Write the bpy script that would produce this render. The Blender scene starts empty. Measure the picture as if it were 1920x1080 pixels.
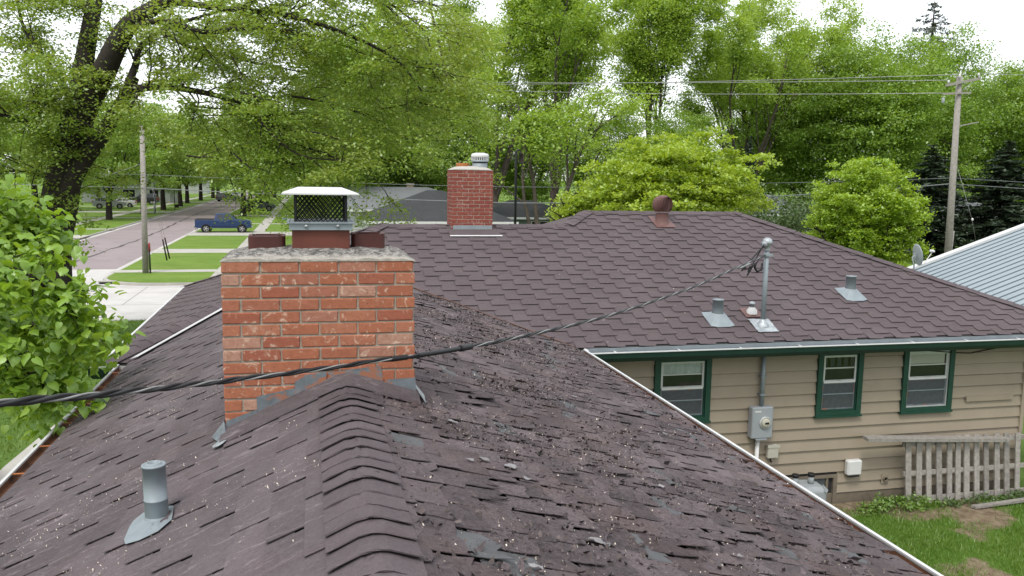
import bpy, math, random
import numpy as np
from mathutils import Vector, Matrix

random.seed(7)
SC = bpy.context.scene
COL = SC.collection
UP = Vector((0, 0, 1))

# ------------------------------------------------------------------ camera
YAW, PITCH, ROLL, FPX = .2355, .1292, .0164, 1600.0
_F = Vector((math.sin(YAW) * math.cos(PITCH), math.cos(YAW) * math.cos(PITCH), -math.sin(PITCH)))
_R0 = Vector((math.cos(YAW), -math.sin(YAW), 0))
_U0 = _R0.cross(_F)
_R = _R0 * math.cos(ROLL) + _U0 * math.sin(ROLL)
_U = -_R0 * math.sin(ROLL) + _U0 * math.cos(ROLL)
cd = bpy.data.cameras.new('camera')
cam = bpy.data.objects.new('camera', cd)
COL.objects.link(cam)
cam.matrix_world = Matrix(((_R.x, _U.x, -_F.x, 0), (_R.y, _U.y, -_F.y, 0), (_R.z, _U.z, -_F.z, 0), (0, 0, 0, 1)))
cd.sensor_width = 36
cd.lens = 30
cd.clip_start = .05
cd.clip_end = 3000
SC.camera = cam

# ------------------------------------------------------------------ light: bright overcast
SUN_EL, SUN_AZ = math.radians(58), math.radians(215)      # azimuth clockwise from +Y: behind the camera, a little to its side
world = bpy.data.worlds.new('World')
SC.world = world
world.use_nodes = True
nt = world.node_tree
nt.nodes.clear()
out = nt.nodes.new('ShaderNodeOutputWorld')
sky = nt.nodes.new('ShaderNodeTexSky')
sky.sky_type = 'NISHITA'
sky.sun_disc = False
sky.sun_elevation = SUN_EL
sky.sun_rotation = SUN_AZ
sky.dust_density = 3
b1 = nt.nodes.new('ShaderNodeBackground')
b1.inputs['Strength'].default_value = .05
nt.links.new(sky.outputs[0], b1.inputs[0])
b2 = nt.nodes.new('ShaderNodeBackground')                  # the even white cloud deck
b2.inputs[0].default_value = (.97, .985, 1, 1)
b2.inputs['Strength'].default_value = .95
ad = nt.nodes.new('ShaderNodeAddShader')
nt.links.new(b1.outputs[0], ad.inputs[0])
nt.links.new(b2.outputs[0], ad.inputs[1])
nt.links.new(ad.outputs[0], out.inputs[0])
sl = bpy.data.lights.new('sun', 'SUN')
sl.energy = 1.5
sl.angle = math.radians(14)
sl.color = (1, .96, .9)
sun = bpy.data.objects.new('sun', sl)
COL.objects.link(sun)
sun.rotation_euler = Vector((-math.sin(SUN_AZ) * math.cos(SUN_EL), -math.cos(SUN_AZ) * math.cos(SUN_EL), -math.sin(SUN_EL))).to_track_quat('-Z', 'Y').to_euler()
vs = SC.view_settings
vs.view_transform = 'Standard'
vs.look = 'None'
vs.exposure = .5
vs.gamma = 1
vs.use_curve_mapping = False
SC.cycles.max_bounces = 8
SC.cycles.diffuse_bounces = 6
SC.cycles.transparent_max_bounces = 12

# ------------------------------------------------------------------ survey helpers (bearing and drop read off the photo, at a known distance)
def ray(px, py):
    return _F + _R * ((px - 960) / FPX) - _U * ((py - 540) / FPX)
def at(px, py, Y):
    d = ray(px, py)
    return d * (Y / d.y)
def onplane(px, py, n, k):
    d = ray(px, py)
    return d * (k / n.dot(d))
def proj(p):
    z = max(p.dot(_F), 1e-3)
    return 960 + FPX * p.dot(_R) / z, 540 - FPX * p.dot(_U) / z, z

# ------------------------------------------------------------------ mesh helpers
class MB:
    def __init__(s):
        s.v = []; s.f = []; s.sm = []
    def poly(s, pts, smooth=False):
        n = len(s.v); s.v += [tuple(p) for p in pts]
        s.f.append(tuple(range(n, n + len(pts)))); s.sm.append(smooth)
        return s
    def add(s, V, Fs, smooth=False):
        n = len(s.v); s.v += [tuple(p) for p in V]
        s.f += [tuple(i + n for i in f) for f in Fs]; s.sm += [smooth] * len(Fs)
        return s
    def box(s, a, b):
        x0, y0, z0 = a; x1, y1, z1 = b
        return s.add([(x0, y0, z0), (x1, y0, z0), (x1, y1, z0), (x0, y1, z0), (x0, y0, z1), (x1, y0, z1), (x1, y1, z1), (x0, y1, z1)],
                     [(0, 3, 2, 1), (4, 5, 6, 7), (0, 1, 5, 4), (1, 2, 6, 5), (2, 3, 7, 6), (3, 0, 4, 7)])
    def cbox(s, a, b, c=.01):
        """box with chamfered edges"""
        x0, y0, z0 = a; x1, y1, z1 = b
        V = []
        for sx in (0, 1):
            for sy in (0, 1):
                for sz in (0, 1):
                    X, Y, Z = (x0, x1)[sx], (y0, y1)[sy], (z0, z1)[sz]
                    dx, dy, dz = c * (1 - 2 * sx), c * (1 - 2 * sy), c * (1 - 2 * sz)
                    V += [(X, Y + dy, Z + dz), (X + dx, Y, Z + dz), (X + dx, Y + dy, Z)]
        def i(sx, sy, sz, k): return (sx * 4 + sy * 2 + sz) * 3 + k
        Fs = []
        for q in (0, 1):
            a_ = [i(q, 0, 0, 0), i(q, 1, 0, 0), i(q, 1, 1, 0), i(q, 0, 1, 0)]
            b_ = [i(0, q, 0, 1), i(0, q, 1, 1), i(1, q, 1, 1), i(1, q, 0, 1)]
            c_ = [i(0, 0, q, 2), i(1, 0, q, 2), i(1, 1, q, 2), i(0, 1, q, 2)]
            Fs += [x if q else x[::-1] for x in (a_, b_, c_)]
        for p in (0, 1):
            for q in (0, 1):
                Fs += [(i(p, q, 0, 0), i(p, q, 1, 0), i(p, q, 1, 1), i(p, q, 0, 1)),
                       (i(p, 0, q, 0), i(p, 1, q, 0), i(p, 1, q, 2), i(p, 0, q, 2)),
                       (i(0, p, q, 1), i(1, p, q, 1), i(1, p, q, 2), i(0, p, q, 2))]
        for k in range(8):
            Fs.append((k * 3, k * 3 + 1, k * 3 + 2))
        return s.add(V, Fs)
    def prism(s, pts, d):
        """closed prism: polygon pts swept by vector d"""
        n = len(pts); d = Vector(d)
        V = [Vector(p) for p in pts] + [Vector(p) + d for p in pts]
        Fs = [tuple(range(n))[::-1], tuple(range(n, 2 * n))] + [(i, (i + 1) % n, n + (i + 1) % n, n + i) for i in range(n)]
        return s.add(V, Fs)
    def tube(s, pts, r, sides=8, caps=True, smooth=True):
        pts = [Vector(p) for p in pts]
        rs = r if hasattr(r, '__len__') else [r] * len(pts)
        V = []; Fs = []
        ref = None
        for k, p in enumerate(pts):
            t = (pts[min(k + 1, len(pts) - 1)] - pts[max(k - 1, 0)])
            t = t.normalized() if t.length > 1e-9 else Vector((0, 0, 1))
            if ref is None:
                ref = Vector((1, 0, 0)) if abs(t.x) < .8 else Vector((0, 1, 0))
            u = (ref - t * ref.dot(t)).normalized(); w = t.cross(u); ref = u
            for j in range(sides):
                a = 2 * math.pi * j / sides
                V.append(p + (u * math.cos(a) + w * math.sin(a)) * rs[k])
        for k in range(len(pts) - 1):
            for j in range(sides):
                Fs.append((k * sides + j, k * sides + (j + 1) % sides, (k + 1) * sides + (j + 1) % sides, (k + 1) * sides + j))
        s.add(V, Fs, smooth)
        if caps:
            n = len(s.v) - len(V)
            s.f.append(tuple(n + j for j in range(sides))[::-1]); s.sm.append(False)
            m = n + (len(pts) - 1) * sides
            s.f.append(tuple(m + j for j in range(sides))); s.sm.append(False)
        return s
    def lathe(s, prof, c=(0, 0, 0), sides=20, axis=None, smooth=True):
        """profile [(r,h)...] turned about axis (default Z) at c"""
        c = Vector(c); ax = Vector(axis or (0, 0, 1)).normalized()
        u = ax.orthogonal().normalized(); w = ax.cross(u)
        V = []; Fs = []
        for r, h in prof:
            for j in range(sides):
                a = 2 * math.pi * j / sides
                V.append(c + ax * h + (u * math.cos(a) + w * math.sin(a)) * max(r, 1e-4))
        for k in range(len(prof) - 1):
            for j in range(sides):
                Fs.append((k * sides + j, k * sides + (j + 1) % sides, (k + 1) * sides + (j + 1) % sides, (k + 1) * sides + j))
        return s.add(V, Fs, smooth)
    def mesh(s, name, m=None):
        me = bpy.data.meshes.new(name)
        me.from_pydata(s.v, [], s.f)
        me.polygons.foreach_set('use_smooth', s.sm)
        if m: me.materials.append(m)
        me.update()
        return me
    def build(s, name, m, parent=None, bevel=0):
        o = put(name, s.mesh(name, m), parent)
        if bevel:
            b = o.modifiers.new('bevel', 'BEVEL'); b.width = bevel; b.segments = 2; b.limit_method = 'ANGLE'
        return o

def put(name, me, parent=None, loc=None, rot=None, local=False):
    o = bpy.data.objects.new(name, me)
    COL.objects.link(o)
    if loc is not None: o.location = loc
    if rot is not None: o.rotation_euler = rot
    if parent is not None:
        o.parent = parent
        if not local: o.matrix_parent_inverse = Matrix.Translation(-worldloc(parent))
    return o
def worldloc(o):
    """world place of an unrotated parent (parents here are only ever moved, never turned, while parts are added in world space)"""
    return Vector(o.get('_at', (0, 0, 0)))
def tag(o, label, cat, group=None):
    o['label'] = label; o['category'] = cat
    if group: o['group'] = group
    return o
def thing(name, label, cat, loc=(0, 0, 0), group=None):
    o = bpy.data.objects.new(name, None)
    COL.objects.link(o)
    o.location = loc
    o.empty_display_size = .2
    o['_at'] = tuple(loc)
    return tag(o, label, cat, group)
def struct(o):
    o['kind'] = 'structure'; return o
def stuff(o):
    o['kind'] = 'stuff'; return o
def kids(o):
    return [c for c in ALLKIDS.get(o.name, [])]
def dup(root, loc, rotz=0, scale=1, label=None, group=None):
    """a thing, its parts and sub-parts, copied"""
    r = root.copy(); COL.objects.link(r)
    r.location = loc; r.rotation_euler = (0, 0, rotz)
    r.scale = scale if hasattr(scale, '__len__') else (scale,) * 3
    if label: r['label'] = label
    if group: r['group'] = group
    def rec(a, b):
        for c in a.children:
            d = c.copy(); COL.objects.link(d); d.parent = b; rec(c, d)
    rec(root, r)
    return r
def np_mesh(name, V, Q, m):
    """mesh from numpy arrays: V (n,3), Q (m,k)"""
    me = bpy.data.meshes.new(name)
    V = np.ascontiguousarray(V, dtype=np.float32); Q = np.ascontiguousarray(Q, dtype=np.int32)
    me.vertices.add(len(V)); me.vertices.foreach_set('co', V.ravel())
    me.loops.add(Q.size); me.loops.foreach_set('vertex_index', Q.ravel())
    me.polygons.add(len(Q)); me.polygons.foreach_set('loop_start', np.arange(0, Q.size, Q.shape[1], dtype=np.int32))
    me.materials.append(m)
    me.update(calc_edges=True)
    return me

# ------------------------------------------------------------------ materials
ALB = .72
def dim(c): return tuple(k * ALB for k in c)
def _new(name):
    m = bpy.data.materials.new(name); m.use_nodes = True
    n = m.node_tree.nodes
    return m, m.node_tree, n['Principled BSDF']
def _n(t, typ, **kw):
    x = t.nodes.new(typ)
    for k, v in kw.items():
        if k.startswith('_'): setattr(x, k[1:], v)
        else: x.inputs[k.replace('__', ' ')].default_value = v
    return x
def _c(c): return (*c, 1)
def _mix(t, fac, a, b, mode='MIX'):
    x = t.nodes.new('ShaderNodeMix'); x.data_type = 'RGBA'; x.blend_type = mode
    for sock, v in ((0, fac), (6, a), (7, b)):
        if hasattr(v, 'is_linked'): t.links.new(v, x.inputs[sock])
        else: x.inputs[sock].default_value = _c(v) if sock else v
    return x.outputs[2]
def _ramp(t, src, stops):
    x = t.nodes.new('ShaderNodeValToRGB')
    e = x.color_ramp.elements
    while len(e) < len(stops): e.new(.5)
    for i, (p, c) in enumerate(stops):
        e[i].position = p; e[i].color = _c(c) if hasattr(c, '__len__') else (c, c, c, 1)
    t.links.new(src, x.inputs[0])
    return x.outputs[0]
def _noise(t, scale, detail=4, rough=.6, dist=0, vec=None):
    x = _n(t, 'ShaderNodeTexNoise', Scale=scale, Detail=detail, Roughness=rough, Distortion=dist)
    if vec is None: vec = t.nodes.new('ShaderNodeNewGeometry').outputs['Position']
    t.links.new(vec, x.inputs['Vector'])
    return x.outputs[0]
def _bump(t, bs, h, strength=.3, dist=.01):
    b = _n(t, 'ShaderNodeBump', Strength=strength, Distance=dist)
    t.links.new(h, b.inputs['Height']); t.links.new(b.outputs[0], bs.inputs['Normal'])
def _mr(t, s, a, b):
    x = t.nodes.new('ShaderNodeMapRange'); x.inputs[1].default_value = a; x.inputs[2].default_value = b; t.links.new(s, x.inputs[0]); return x.outputs[0]
def _rand(t):
    """0..1 per piece: per object and per mesh island together"""
    o = t.nodes.new('ShaderNodeObjectInfo').outputs['Random']; g = t.nodes.new('ShaderNodeNewGeometry').outputs['Random Per Island']
    a = _n(t, 'ShaderNodeMath', _operation='ADD'); t.links.new(o, a.inputs[0]); t.links.new(g, a.inputs[1])
    f = _n(t, 'ShaderNodeMath', _operation='FRACT'); t.links.new(a.outputs[0], f.inputs[0])
    return f.outputs[0]
def mat(name, col, rough=.7, var=.12, scale=6, metal=0, spec=.3, bump=0, bscale=60, rnd=0, stain=None, sscale=2, slo=.5, shi=.7, detail=5):
    m, t, b = _new(name)
    col = dim(col); stain = dim(stain) if stain else None
    d = tuple(c * (1 - var) for c in col); l = tuple(min(1, c * (1 + var)) for c in col)
    nz = _noise(t, scale, detail)
    c = _ramp(t, nz, [(.3, d), (.7, l)])
    if stain:
        s = _ramp(t, _noise(t, sscale, 8, .7, .6), [(slo, 0), (shi, 1)])
        c = _mix(t, s, c, stain)
    if rnd:
        r = _ramp(t, _rand(t), [(0, 1 - rnd), (1, 1 + rnd * .7)])
        c = _mix(t, 1.0, c, r, 'MULTIPLY')
    t.links.new(c, b.inputs['Base Color'])
    b.inputs['Roughness'].default_value = rough; b.inputs['Metallic'].default_value = metal
    b.inputs['Specular IOR Level'].default_value = spec
    if bump: _bump(t, b, _noise(t, bscale, 6, .7), bump)
    return m
def shingle_mat(name, base, pale, dark, streak=.35, red=(.13, .07, .065), amt=.25, pv=.08, bump=.5, scuff=0, mott=.5):
    """granule-coated asphalt: speckle, per-tab tone, weathered blotches"""
    m, t, b = _new(name)
    base, pale, dark, red = dim(base), dim(pale), dim(dark), dim(red)
    g = _ramp(t, _noise(t, 260, 3, .8), [(.3, dark), (.55, base), (.8, pale)])
    g = _mix(t, _ramp(t, _noise(t, 55, 4, .75), [(.36, mott * 1.1), (.52, 0)]), g, dark)
    g = _mix(t, _ramp(t, _noise(t, 38, 5, .8), [(.56, 0), (.72, mott)]), g, pale)
    if mott > .6: g = _mix(t, _ramp(t, _noise(t, 17, 7, .8, .6), [(.52, 0), (.62, .55)]), g, tuple(k * .6 for k in dark))
    c = _mix(t, _ramp(t, _noise(t, 1.1, 6, .65, .8), [(.42, 0), (.72, streak)]), g, pale)
    c = _mix(t, _ramp(t, _noise(t, 2.3, 5, .6, .5), [(.5, 0), (.75, amt)]), c, red)
    c = _mix(t, _ramp(t, _noise(t, .8, 6, .7, 1), [(.5, 0), (.75, .5)]), c, dark)
    if scuff:
        mp_ = _n(t, 'ShaderNodeMapping'); mp_.inputs['Scale'].default_value = (2.2, 9, 2.2)
        t.links.new(t.nodes.new('ShaderNodeNewGeometry').outputs['Position'], mp_.inputs[0])
        sk_ = _ramp(t, _noise(t, 1.6, 7, .75, 1.2, mp_.outputs[0]), [(.55, 0), (.74, scuff)])
        c = _mix(t, sk_, c, tuple(k * 2.1 for k in pale))
    r = _ramp(t, _rand(t), [(0, 1 - pv), (.5, 1), (1, 1 + pv)])
    c = _mix(t, 1.0, c, r, 'MULTIPLY')
    t.links.new(c, b.inputs['Base Color'])
    b.inputs['Roughness'].default_value = .93; b.inputs['Specular IOR Level'].default_value = .25
    if bump: _bump(t, b, _noise(t, 320, 3, .8), bump, .004)
    return m
def brick_mat(name, cols, smear, samt, rough=.85):
    m, t, b = _new(name)
    r = _rand(t)
    cols = [dim(k) for k in cols]; smear = dim(smear)
    c = _ramp(t, r, [(i / (len(cols) - 1), k) for i, k in enumerate(cols)])
    c = _mix(t, _ramp(t, _noise(t, 35, 5, .7, .4), [(.35, .55), (.7, 0)]), c, tuple(k * .55 for k in cols[1]))
    c = _mix(t, _ramp(t, _noise(t, 11, 6, .62, 2.2), [(.57, 0), (.68, samt)]), c, smear)
    c = _mix(t, _ramp(t, _noise(t, 120, 2, .5), [(.28, .7), (.36, 0)]), c, (.05, .03, .025))
    t.links.new(c, b.inputs['Base Color'])
    b.inputs['Roughness'].default_value = rough; b.inputs['Specular IOR Level'].default_value = .2
    _bump(t, b, _noise(t, 70, 6, .75), .6, .006)
    return m
def leaf_mat(name, a, bcol, c3=None, trans=.35, big=.35):
    """thin leaves: colour by leaf and by bough, light passing through"""
    m, t, b = _new(name)
    t.nodes.remove(b)
    o = t.nodes['Material Output']
    col = _ramp(t, _rand(t), [(0, a), (.55, bcol), (1, c3 or bcol)])
    col = _mix(t, _ramp(t, _noise(t, big, 3, .5), [(.35, 0), (.65, .55)]), col, c3 or a)
    d = t.nodes.new('ShaderNodeBsdfDiffuse'); tr = t.nodes.new('ShaderNodeBsdfTranslucent')
    t.links.new(col, d.inputs[0])
    tc = _mix(t, 1.0, col, (1.25, 1.15, .5), 'MULTIPLY'); t.links.new(tc, tr.inputs[0])
    mx = _n(t, 'ShaderNodeMixShader'); mx.inputs[0].default_value = trans
    t.links.new(d.outputs[0], mx.inputs[1]); t.links.new(tr.outputs[0], mx.inputs[2])
    gl = _n(t, 'ShaderNodeBsdfGlossy', Roughness=.45); gl.inputs[0].default_value = (.9, 1, .9, 1)
    m2 = _n(t, 'ShaderNodeMixShader'); m2.inputs[0].default_value = .05
    t.links.new(mx.outputs[0], m2.inputs[1]); t.links.new(gl.outputs[0], m2.inputs[2])
    t.links.new(m2.outputs[0], o.inputs[0])
    return m
def glass_mat(name, tint=(.75, .8, .8), refl=.12):
    m, t, b = _new(name)
    t.nodes.remove(b)
    o = t.nodes['Material Output']
    tr = t.nodes.new('ShaderNodeBsdfTransparent'); tr.inputs[0].default_value = _c(tint)
    gl = _n(t, 'ShaderNodeBsdfGlossy', Roughness=.03)
    fr = _n(t, 'ShaderNodeFresnel', IOR=1.5)
    a = _n(t, 'ShaderNodeMath', _operation='ADD'); a.inputs[1].default_value = refl
    t.links.new(fr.outputs[0], a.inputs[0])
    mx = _n(t, 'ShaderNodeMixShader')
    t.links.new(a.outputs[0], mx.inputs[0]); t.links.new(tr.outputs[0], mx.inputs[1]); t.links.new(gl.outputs[0], mx.inputs[2])
    t.links.new(mx.outputs[0], o.inputs[0])
    return m

m_sh_near = shingle_mat('weathered brown shingle', (.126, .104, .110), (.235, .20, .212), (.06, .048, .051), .5, pv=.12, scuff=.55, mott=.58)
m_sh_worn = shingle_mat('worn curling shingle', (.140, .112, .117), (.26, .217, .224), (.05, .039, .041), .5, (.18, .11, .098), .45, .27, bump=.9, mott=.85)
m_sh_main = shingle_mat('brown interlocking shingle', (.124, .099, .104), (.165, .137, .144), (.09, .07, .073), .45, (.14, .10, .096), .25, .035)
m_cap = shingle_mat('ridge cap shingle', (.124, .10, .106), (.20, .168, .178), (.07, .056, .059), .4, pv=.1, mott=.6)
m_deck = mat('felt underlay', (.045, .043, .044), .95, .2)
m_felt = mat('bare grey felt', (.118, .122, .126), .9, .15, 8, stain=(.07, .065, .065), sscale=5)
m_brick = brick_mat('orange brick', [(.45, .155, .088), (.51, .19, .105), (.40, .125, .08), (.55, .23, .14), (.47, .165, .092), (.45, .185, .125), (.58, .36, .27)], (.72, .53, .40), .85)
m_brick2 = brick_mat('red brick', [(.31, .078, .058), (.37, .105, .075), (.27, .068, .052), (.34, .09, .068)], (.58, .44, .40), .6)
m_mortar = mat('mortar', (.42, .37, .30), .95, .2, 20, bump=.5, bscale=120)
m_crown = mat('weathered mortar crown', (.42, .40, .365), .95, .3, 30, bump=.9, bscale=60, stain=(.10, .095, .088), sscale=30, slo=.43, shi=.55)
m_clay = mat('oxblood flue tile', (.085, .026, .022), .5, .2, 9)
m_liner = mat('red brown liner', (.16, .048, .032), .55, .15, 6)
m_orangetile = mat('orange clay tile', (.42, .15, .05), .8, .15)
m_galv = mat('galvanised steel', (.31, .36, .385), .55, .1, 8, metal=.25, spec=.3, stain=(.3, .34, .36), sscale=5)
m_galv2 = mat('dull grey flashing', (.19, .22, .24), .6, .3, 12, metal=.2, stain=(.40, .17, .10), sscale=8, slo=.54, shi=.60)
m_lead = mat('bright foil flashing', (.46, .5, .52), .4, .25, 14, metal=.4, bump=.8, bscale=25)
m_whitemetal = mat('white painted metal', (.72, .73, .72), .45, .06, 5, stain=(.5, .48, .44), sscale=4, slo=.6, shi=.8)
m_black = mat('black metal', (.012, .012, .013), .5)
m_rust = mat('rusty gutter', (.16, .07, .035), .9, .4, 9, stain=(.06, .035, .025), sscale=6)
m_green = mat('green painted wood', (.016, .07, .045), .5, .15, 8, stain=(.05, .11, .075), sscale=5, slo=.6, shi=.9)
m_greengut = mat('green gutter', (.014, .045, .034), .45, .12)
m_siding = mat('tan painted siding', (.375, .315, .235), .75, .05, 2.5, rnd=.04, stain=(.29, .24, .175), sscale=1.1, slo=.56, shi=.85)
m_found = mat('dull tan foundation', (.21, .175, .13), .9, .15, 6, bump=.4)
m_soffit = mat('soffit board', (.20, .22, .19), .8)
m_white = mat('white paint', (.76, .76, .74), .55, .05)
m_offwhite = mat('ivory plastic', (.55, .53, .44), .55, .05)
m_alum = mat('aluminium sash', (.62, .64, .62), .4, .06, metal=.2)
m_screen = mat('insect screen', (.085, .095, .10), .8, .15, 20)
m_room = mat('dark room', (.02, .02, .021), .9)
m_curtain = mat('pale curtain', (.85, .88, .83), .9, .15, 14)
m_blind = mat('cream blind', (.85, .8, .68), .9, .05)
m_glass = glass_mat('window glass', (.8, .85, .85), .02)
m_metergrey = mat('meter box grey', (.36, .39, .41), .45, .05)
m_greyplastic = mat('grey plastic', (.34, .37, .38), .6, .06)
m_oldwood = mat('weathered grey wood', (.36, .335, .30), .9, .25, 18, rnd=.18, bump=.5, bscale=90)
m_polewood = mat('silvered pole wood', (.36, .335, .30), .9, .2, 9, rnd=.05, bump=.5, bscale=50)
m_wire_black = mat('black insulation', (.015, .015, .017), .45)
m_wire_bare = mat('bare aluminium wire', (.40, .40, .39), .4, .2, 12, metal=.5)
m_turbine = mat('red brown turbine', (.18, .095, .085), .5, .12, 8)
m_concrete = mat('pale concrete', (.62, .60, .57), .9, .08, .8, stain=(.52, .50, .47), sscale=.5)
m_walk = mat('sidewalk concrete', (.52, .50, .45), .9, .1, 1.5, stain=(.41, .39, .35), sscale=.8)
m_road = mat('pinkish asphalt', (.34, .285, .288), .9, .08, .6, stain=(.27, .225, .225), sscale=.25)
m_tar = mat('tar seam', (.09, .075, .075), .8)
m_bark = mat('dark bark', (.038, .030, .024), .95, .35, 5, bump=.9, bscale=14)
m_bark2 = mat('grey bark', (.10, .082, .065), .95, .3, 4, bump=.8, bscale=12)
m_soil = mat('bare soil', (.15, .105, .07), .95, .2, 9)
# ------------------------------------------------------------------ the lie of the land
EAVE = -2.07            # gutter height, measured from the camera
SM = .4034
YM = 9.80               # front eave of the main roof
XR, XL, XW, XE = 3.17, -1.91, -2.18, 11.02
RX, RZ = .18, -1.12     # near ridge
SR = (RZ - EAVE) / (XR - RX); SLF = (RZ - EAVE) / (RX - XL)
W1, W2 = 3.29, 3.79
Y0 = -1.5               # the near wing goes on behind the camera
def gz(y):
    return -4.5 - 1.2 * min(1, max(0, (y - 14) / 26))
STREET = -5.7
def roof_z(x, y):
    return min(EAVE + SR * (XR - x), EAVE + SLF * (x - XL))

house = thing('ranch_house', 'tan sided ranch house with weathered brown shingle roofs and two brick chimneys', 'house', (3, 8, gz(8)))

# ------------------------------------------------------------------ roof planes
class Plane:
    def __init__(s, O, A, B):
        s.O, s.A, s.B = Vector(O), Vector(A).normalized(), Vector(B).normalized()
        s.N = s.A.cross(s.B).normalized()
    def P(s, u, v, h=0): return s.O + s.A * u + s.B * v + s.N * h
    def uv(s, p):
        d = Vector(p) - s.O; return (d.dot(s.A), d.dot(s.B))
def clip(poly, reg):
    """polygon clipped to a convex counter-clockwise region"""
    out_ = poly
    for i in range(len(reg)):
        a, b = reg[i], reg[(i + 1) % len(reg)]
        inp, out_ = out_, []
        if not inp: return []
        def side(p): return (b[0] - a[0]) * (p[1] - a[1]) - (b[1] - a[1]) * (p[0] - a[0])
        for k in range(len(inp)):
            p, q = inp[k - 1], inp[k]
            sp, sq = side(p), side(q)
            if sp * sq < 0:
                t = sp / (sp - sq); out_.append((p[0] + (q[0] - p[0]) * t, p[1] + (q[1] - p[1]) * t))
            if sq >= 0: out_.append(q)
    return out_
def area2(p): return .5 * abs(sum(p[i - 1][0] * p[i][1] - p[i][0] * p[i - 1][1] for i in range(len(p))))

TABS = []   # (score, verts, faces, material, deck object)
def tab_field(pl, regs, e, P, deck, m, style, rng):
    us = [p[0] for r in regs for p in r]; vs_ = [p[1] for r in regs for p in r]
    L = e * 1.7
    for k in range(int((max(vs_) - min(vs_)) / e) + 2):
        v0 = min(vs_) + (k - .15) * e
        u = min(us) - P + (P / 2 if k % 2 else 0) + (rng.uniform(-.03, .03))
        while u < max(us) + P:
            w = P if style != 'worn' else P * rng.choice((.6, .8, 1, 1.2))
            ju = .006 if style == 'main' else .008
            jv = rng.uniform(-.006, .006)
            felt = False
            if style == 'main':
                o = [(u, v0), (u + w * .52, v0 + jv * .3), (u + w * .60, v0 + e * .45), (u + w - .002, v0 + e * .45), (u + w - .002, v0 + L), (u, v0 + L)]
                t = .015
            elif style == 'neat':
                o = [(u + ju, v0 + jv), (u + w * .5, v0 + jv + rng.uniform(-.003, .003)), (u + w - ju, v0 + jv), (u + w - ju, v0 + L), (u + ju, v0 + L)]
                t = .005
            else:
                felt = rng.random() < .035
                q = rng.uniform(.004, .022)
                jv = rng.uniform(-.02, .02)
                o = [(u + q, v0 + jv + rng.uniform(-.012, .012))]
                for a in (.2, .4, .6, .8):
                    o.append((u + q + (w - 2 * q) * a + rng.uniform(-.012, .012), v0 + jv + rng.uniform(-.016, .022)))
                o += [(u + w - q, v0 + jv + rng.uniform(-.012, .012)), (u + w - q + rng.uniform(-.012, .012), v0 + e * .5),
                      (u + w - q, v0 + L), (u + q, v0 + L), (u + q + rng.uniform(-.015, .015), v0 + e * .5)]
                if rng.random() < .12:
                    j = rng.choice((1, 2, 3)); o[j] = (o[j][0], o[j][1] + e * rng.uniform(.25, .6))
                t = .003 if felt else .006
            lift0 = rng.uniform(.002, .011) if style == 'neat' else 0
            c0, c1 = (rng.uniform(0, .016), rng.uniform(0, .016)) if style == 'worn' and not felt else (0, lift0)
            if style == 'worn' and rng.random() < .16: c0 += rng.uniform(.008, .03)
            for reg in regs:
                q = clip(o, reg)
                if len(q) < 3 or area2(q) < .0006: continue
                V = []
                for (a, b) in q:
                    f = min(1, max(0, (b - v0) / L)); g = (a - u) / w
                    h = .002 + t * (.12 if style == 'main' and g > .54 else 1) * (1 - f) + ((1 - f) ** 2) * (c0 * (1 - g) ** 2 + c1 * g ** 2)
                    V.append((a, b, h))
                n = len(V)
                VV = [pl.P(a, b, h) for a, b, h in V] + [pl.P(a, b, h - .0032) for a, b, h in V]
                FF = [tuple(range(n)), tuple(range(n, 2 * n))[::-1]] + [(i, n + i, n + (i + 1) % n, (i + 1) % n) for i in range(n)]
                cen = sum(VV[:n], Vector()) / n
                x, y, z = proj(cen)
                seen = z > .3 and -40 < x < 1960 and y < 1120 and (cen - Vector()).dot(pl.N) < 0
                TABS.append(((area2(q) / z ** 2) if seen else 0, VV, FF, m_felt if felt else m, deck))
            u += w

def deck_mesh(name, polys, parent=None, m=None):
    b = MB()
    for p in polys:
        p = [Vector(q) - Vector((0, 0, .012)) for q in p]
        b.prism(p, (0, 0, -.10))
    return b.build(name, m or m_deck, parent or house)

rng = random.Random(11)
def my(z): return YM + (z - EAVE) / SM           # where the main slope reaches height z
JY = my(RZ)                                       # near ridge dies into the main slope
pr = Plane((XR, 0, EAVE), (0, 1, 0), (-(XR - RX), 0, RZ - EAVE))
pl_ = Plane((XL, 0, EAVE), (0, -1, 0), (RX - XL, 0, RZ - EAVE))
pm = Plane((0, YM, EAVE), (1, 0, 0), (0, 1, SM))
pw = Plane((XW, 0, EAVE), (0, -1, 0), (1, 0, SM))
near_right = [(XR, Y0, EAVE), (XR, YM, EAVE), (RX, JY, RZ), (RX, Y0, RZ)]
near_left = [(XL, YM, EAVE), (XL, Y0, EAVE), (RX, Y0, RZ), (RX, JY, RZ)]
z1, z2 = EAVE + SM * W1, EAVE + SM * W2
UX0, UX1 = 4.52, XE - W2
YB = YM + 2 * W1
AP = (XW + W1, YM + W1, z1)
main_lo = [(XW, YM, EAVE), (XE, YM, EAVE), (XE - W1, YM + W1, z1), AP]
main_hi = [(UX0 - .5, YM + W1, z1), (XE - W1, YM + W1, z1), (UX1, YM + W2, z2), (UX0, YM + W2, z2)]
west = [(XW, YB, EAVE), (XW, YM, EAVE), AP]
d_right = deck_mesh('near_roof', [near_right]); d_right['label'] = 'worn roof slope with curling shingles'
d_left = deck_mesh('near_roof', [near_left]); d_left['label'] = 'smooth roof slope with the galvanised vent pipe'
d_main = deck_mesh('main_roof', [main_lo, main_hi])
d_west = deck_mesh('hip_roof', [west])
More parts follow.
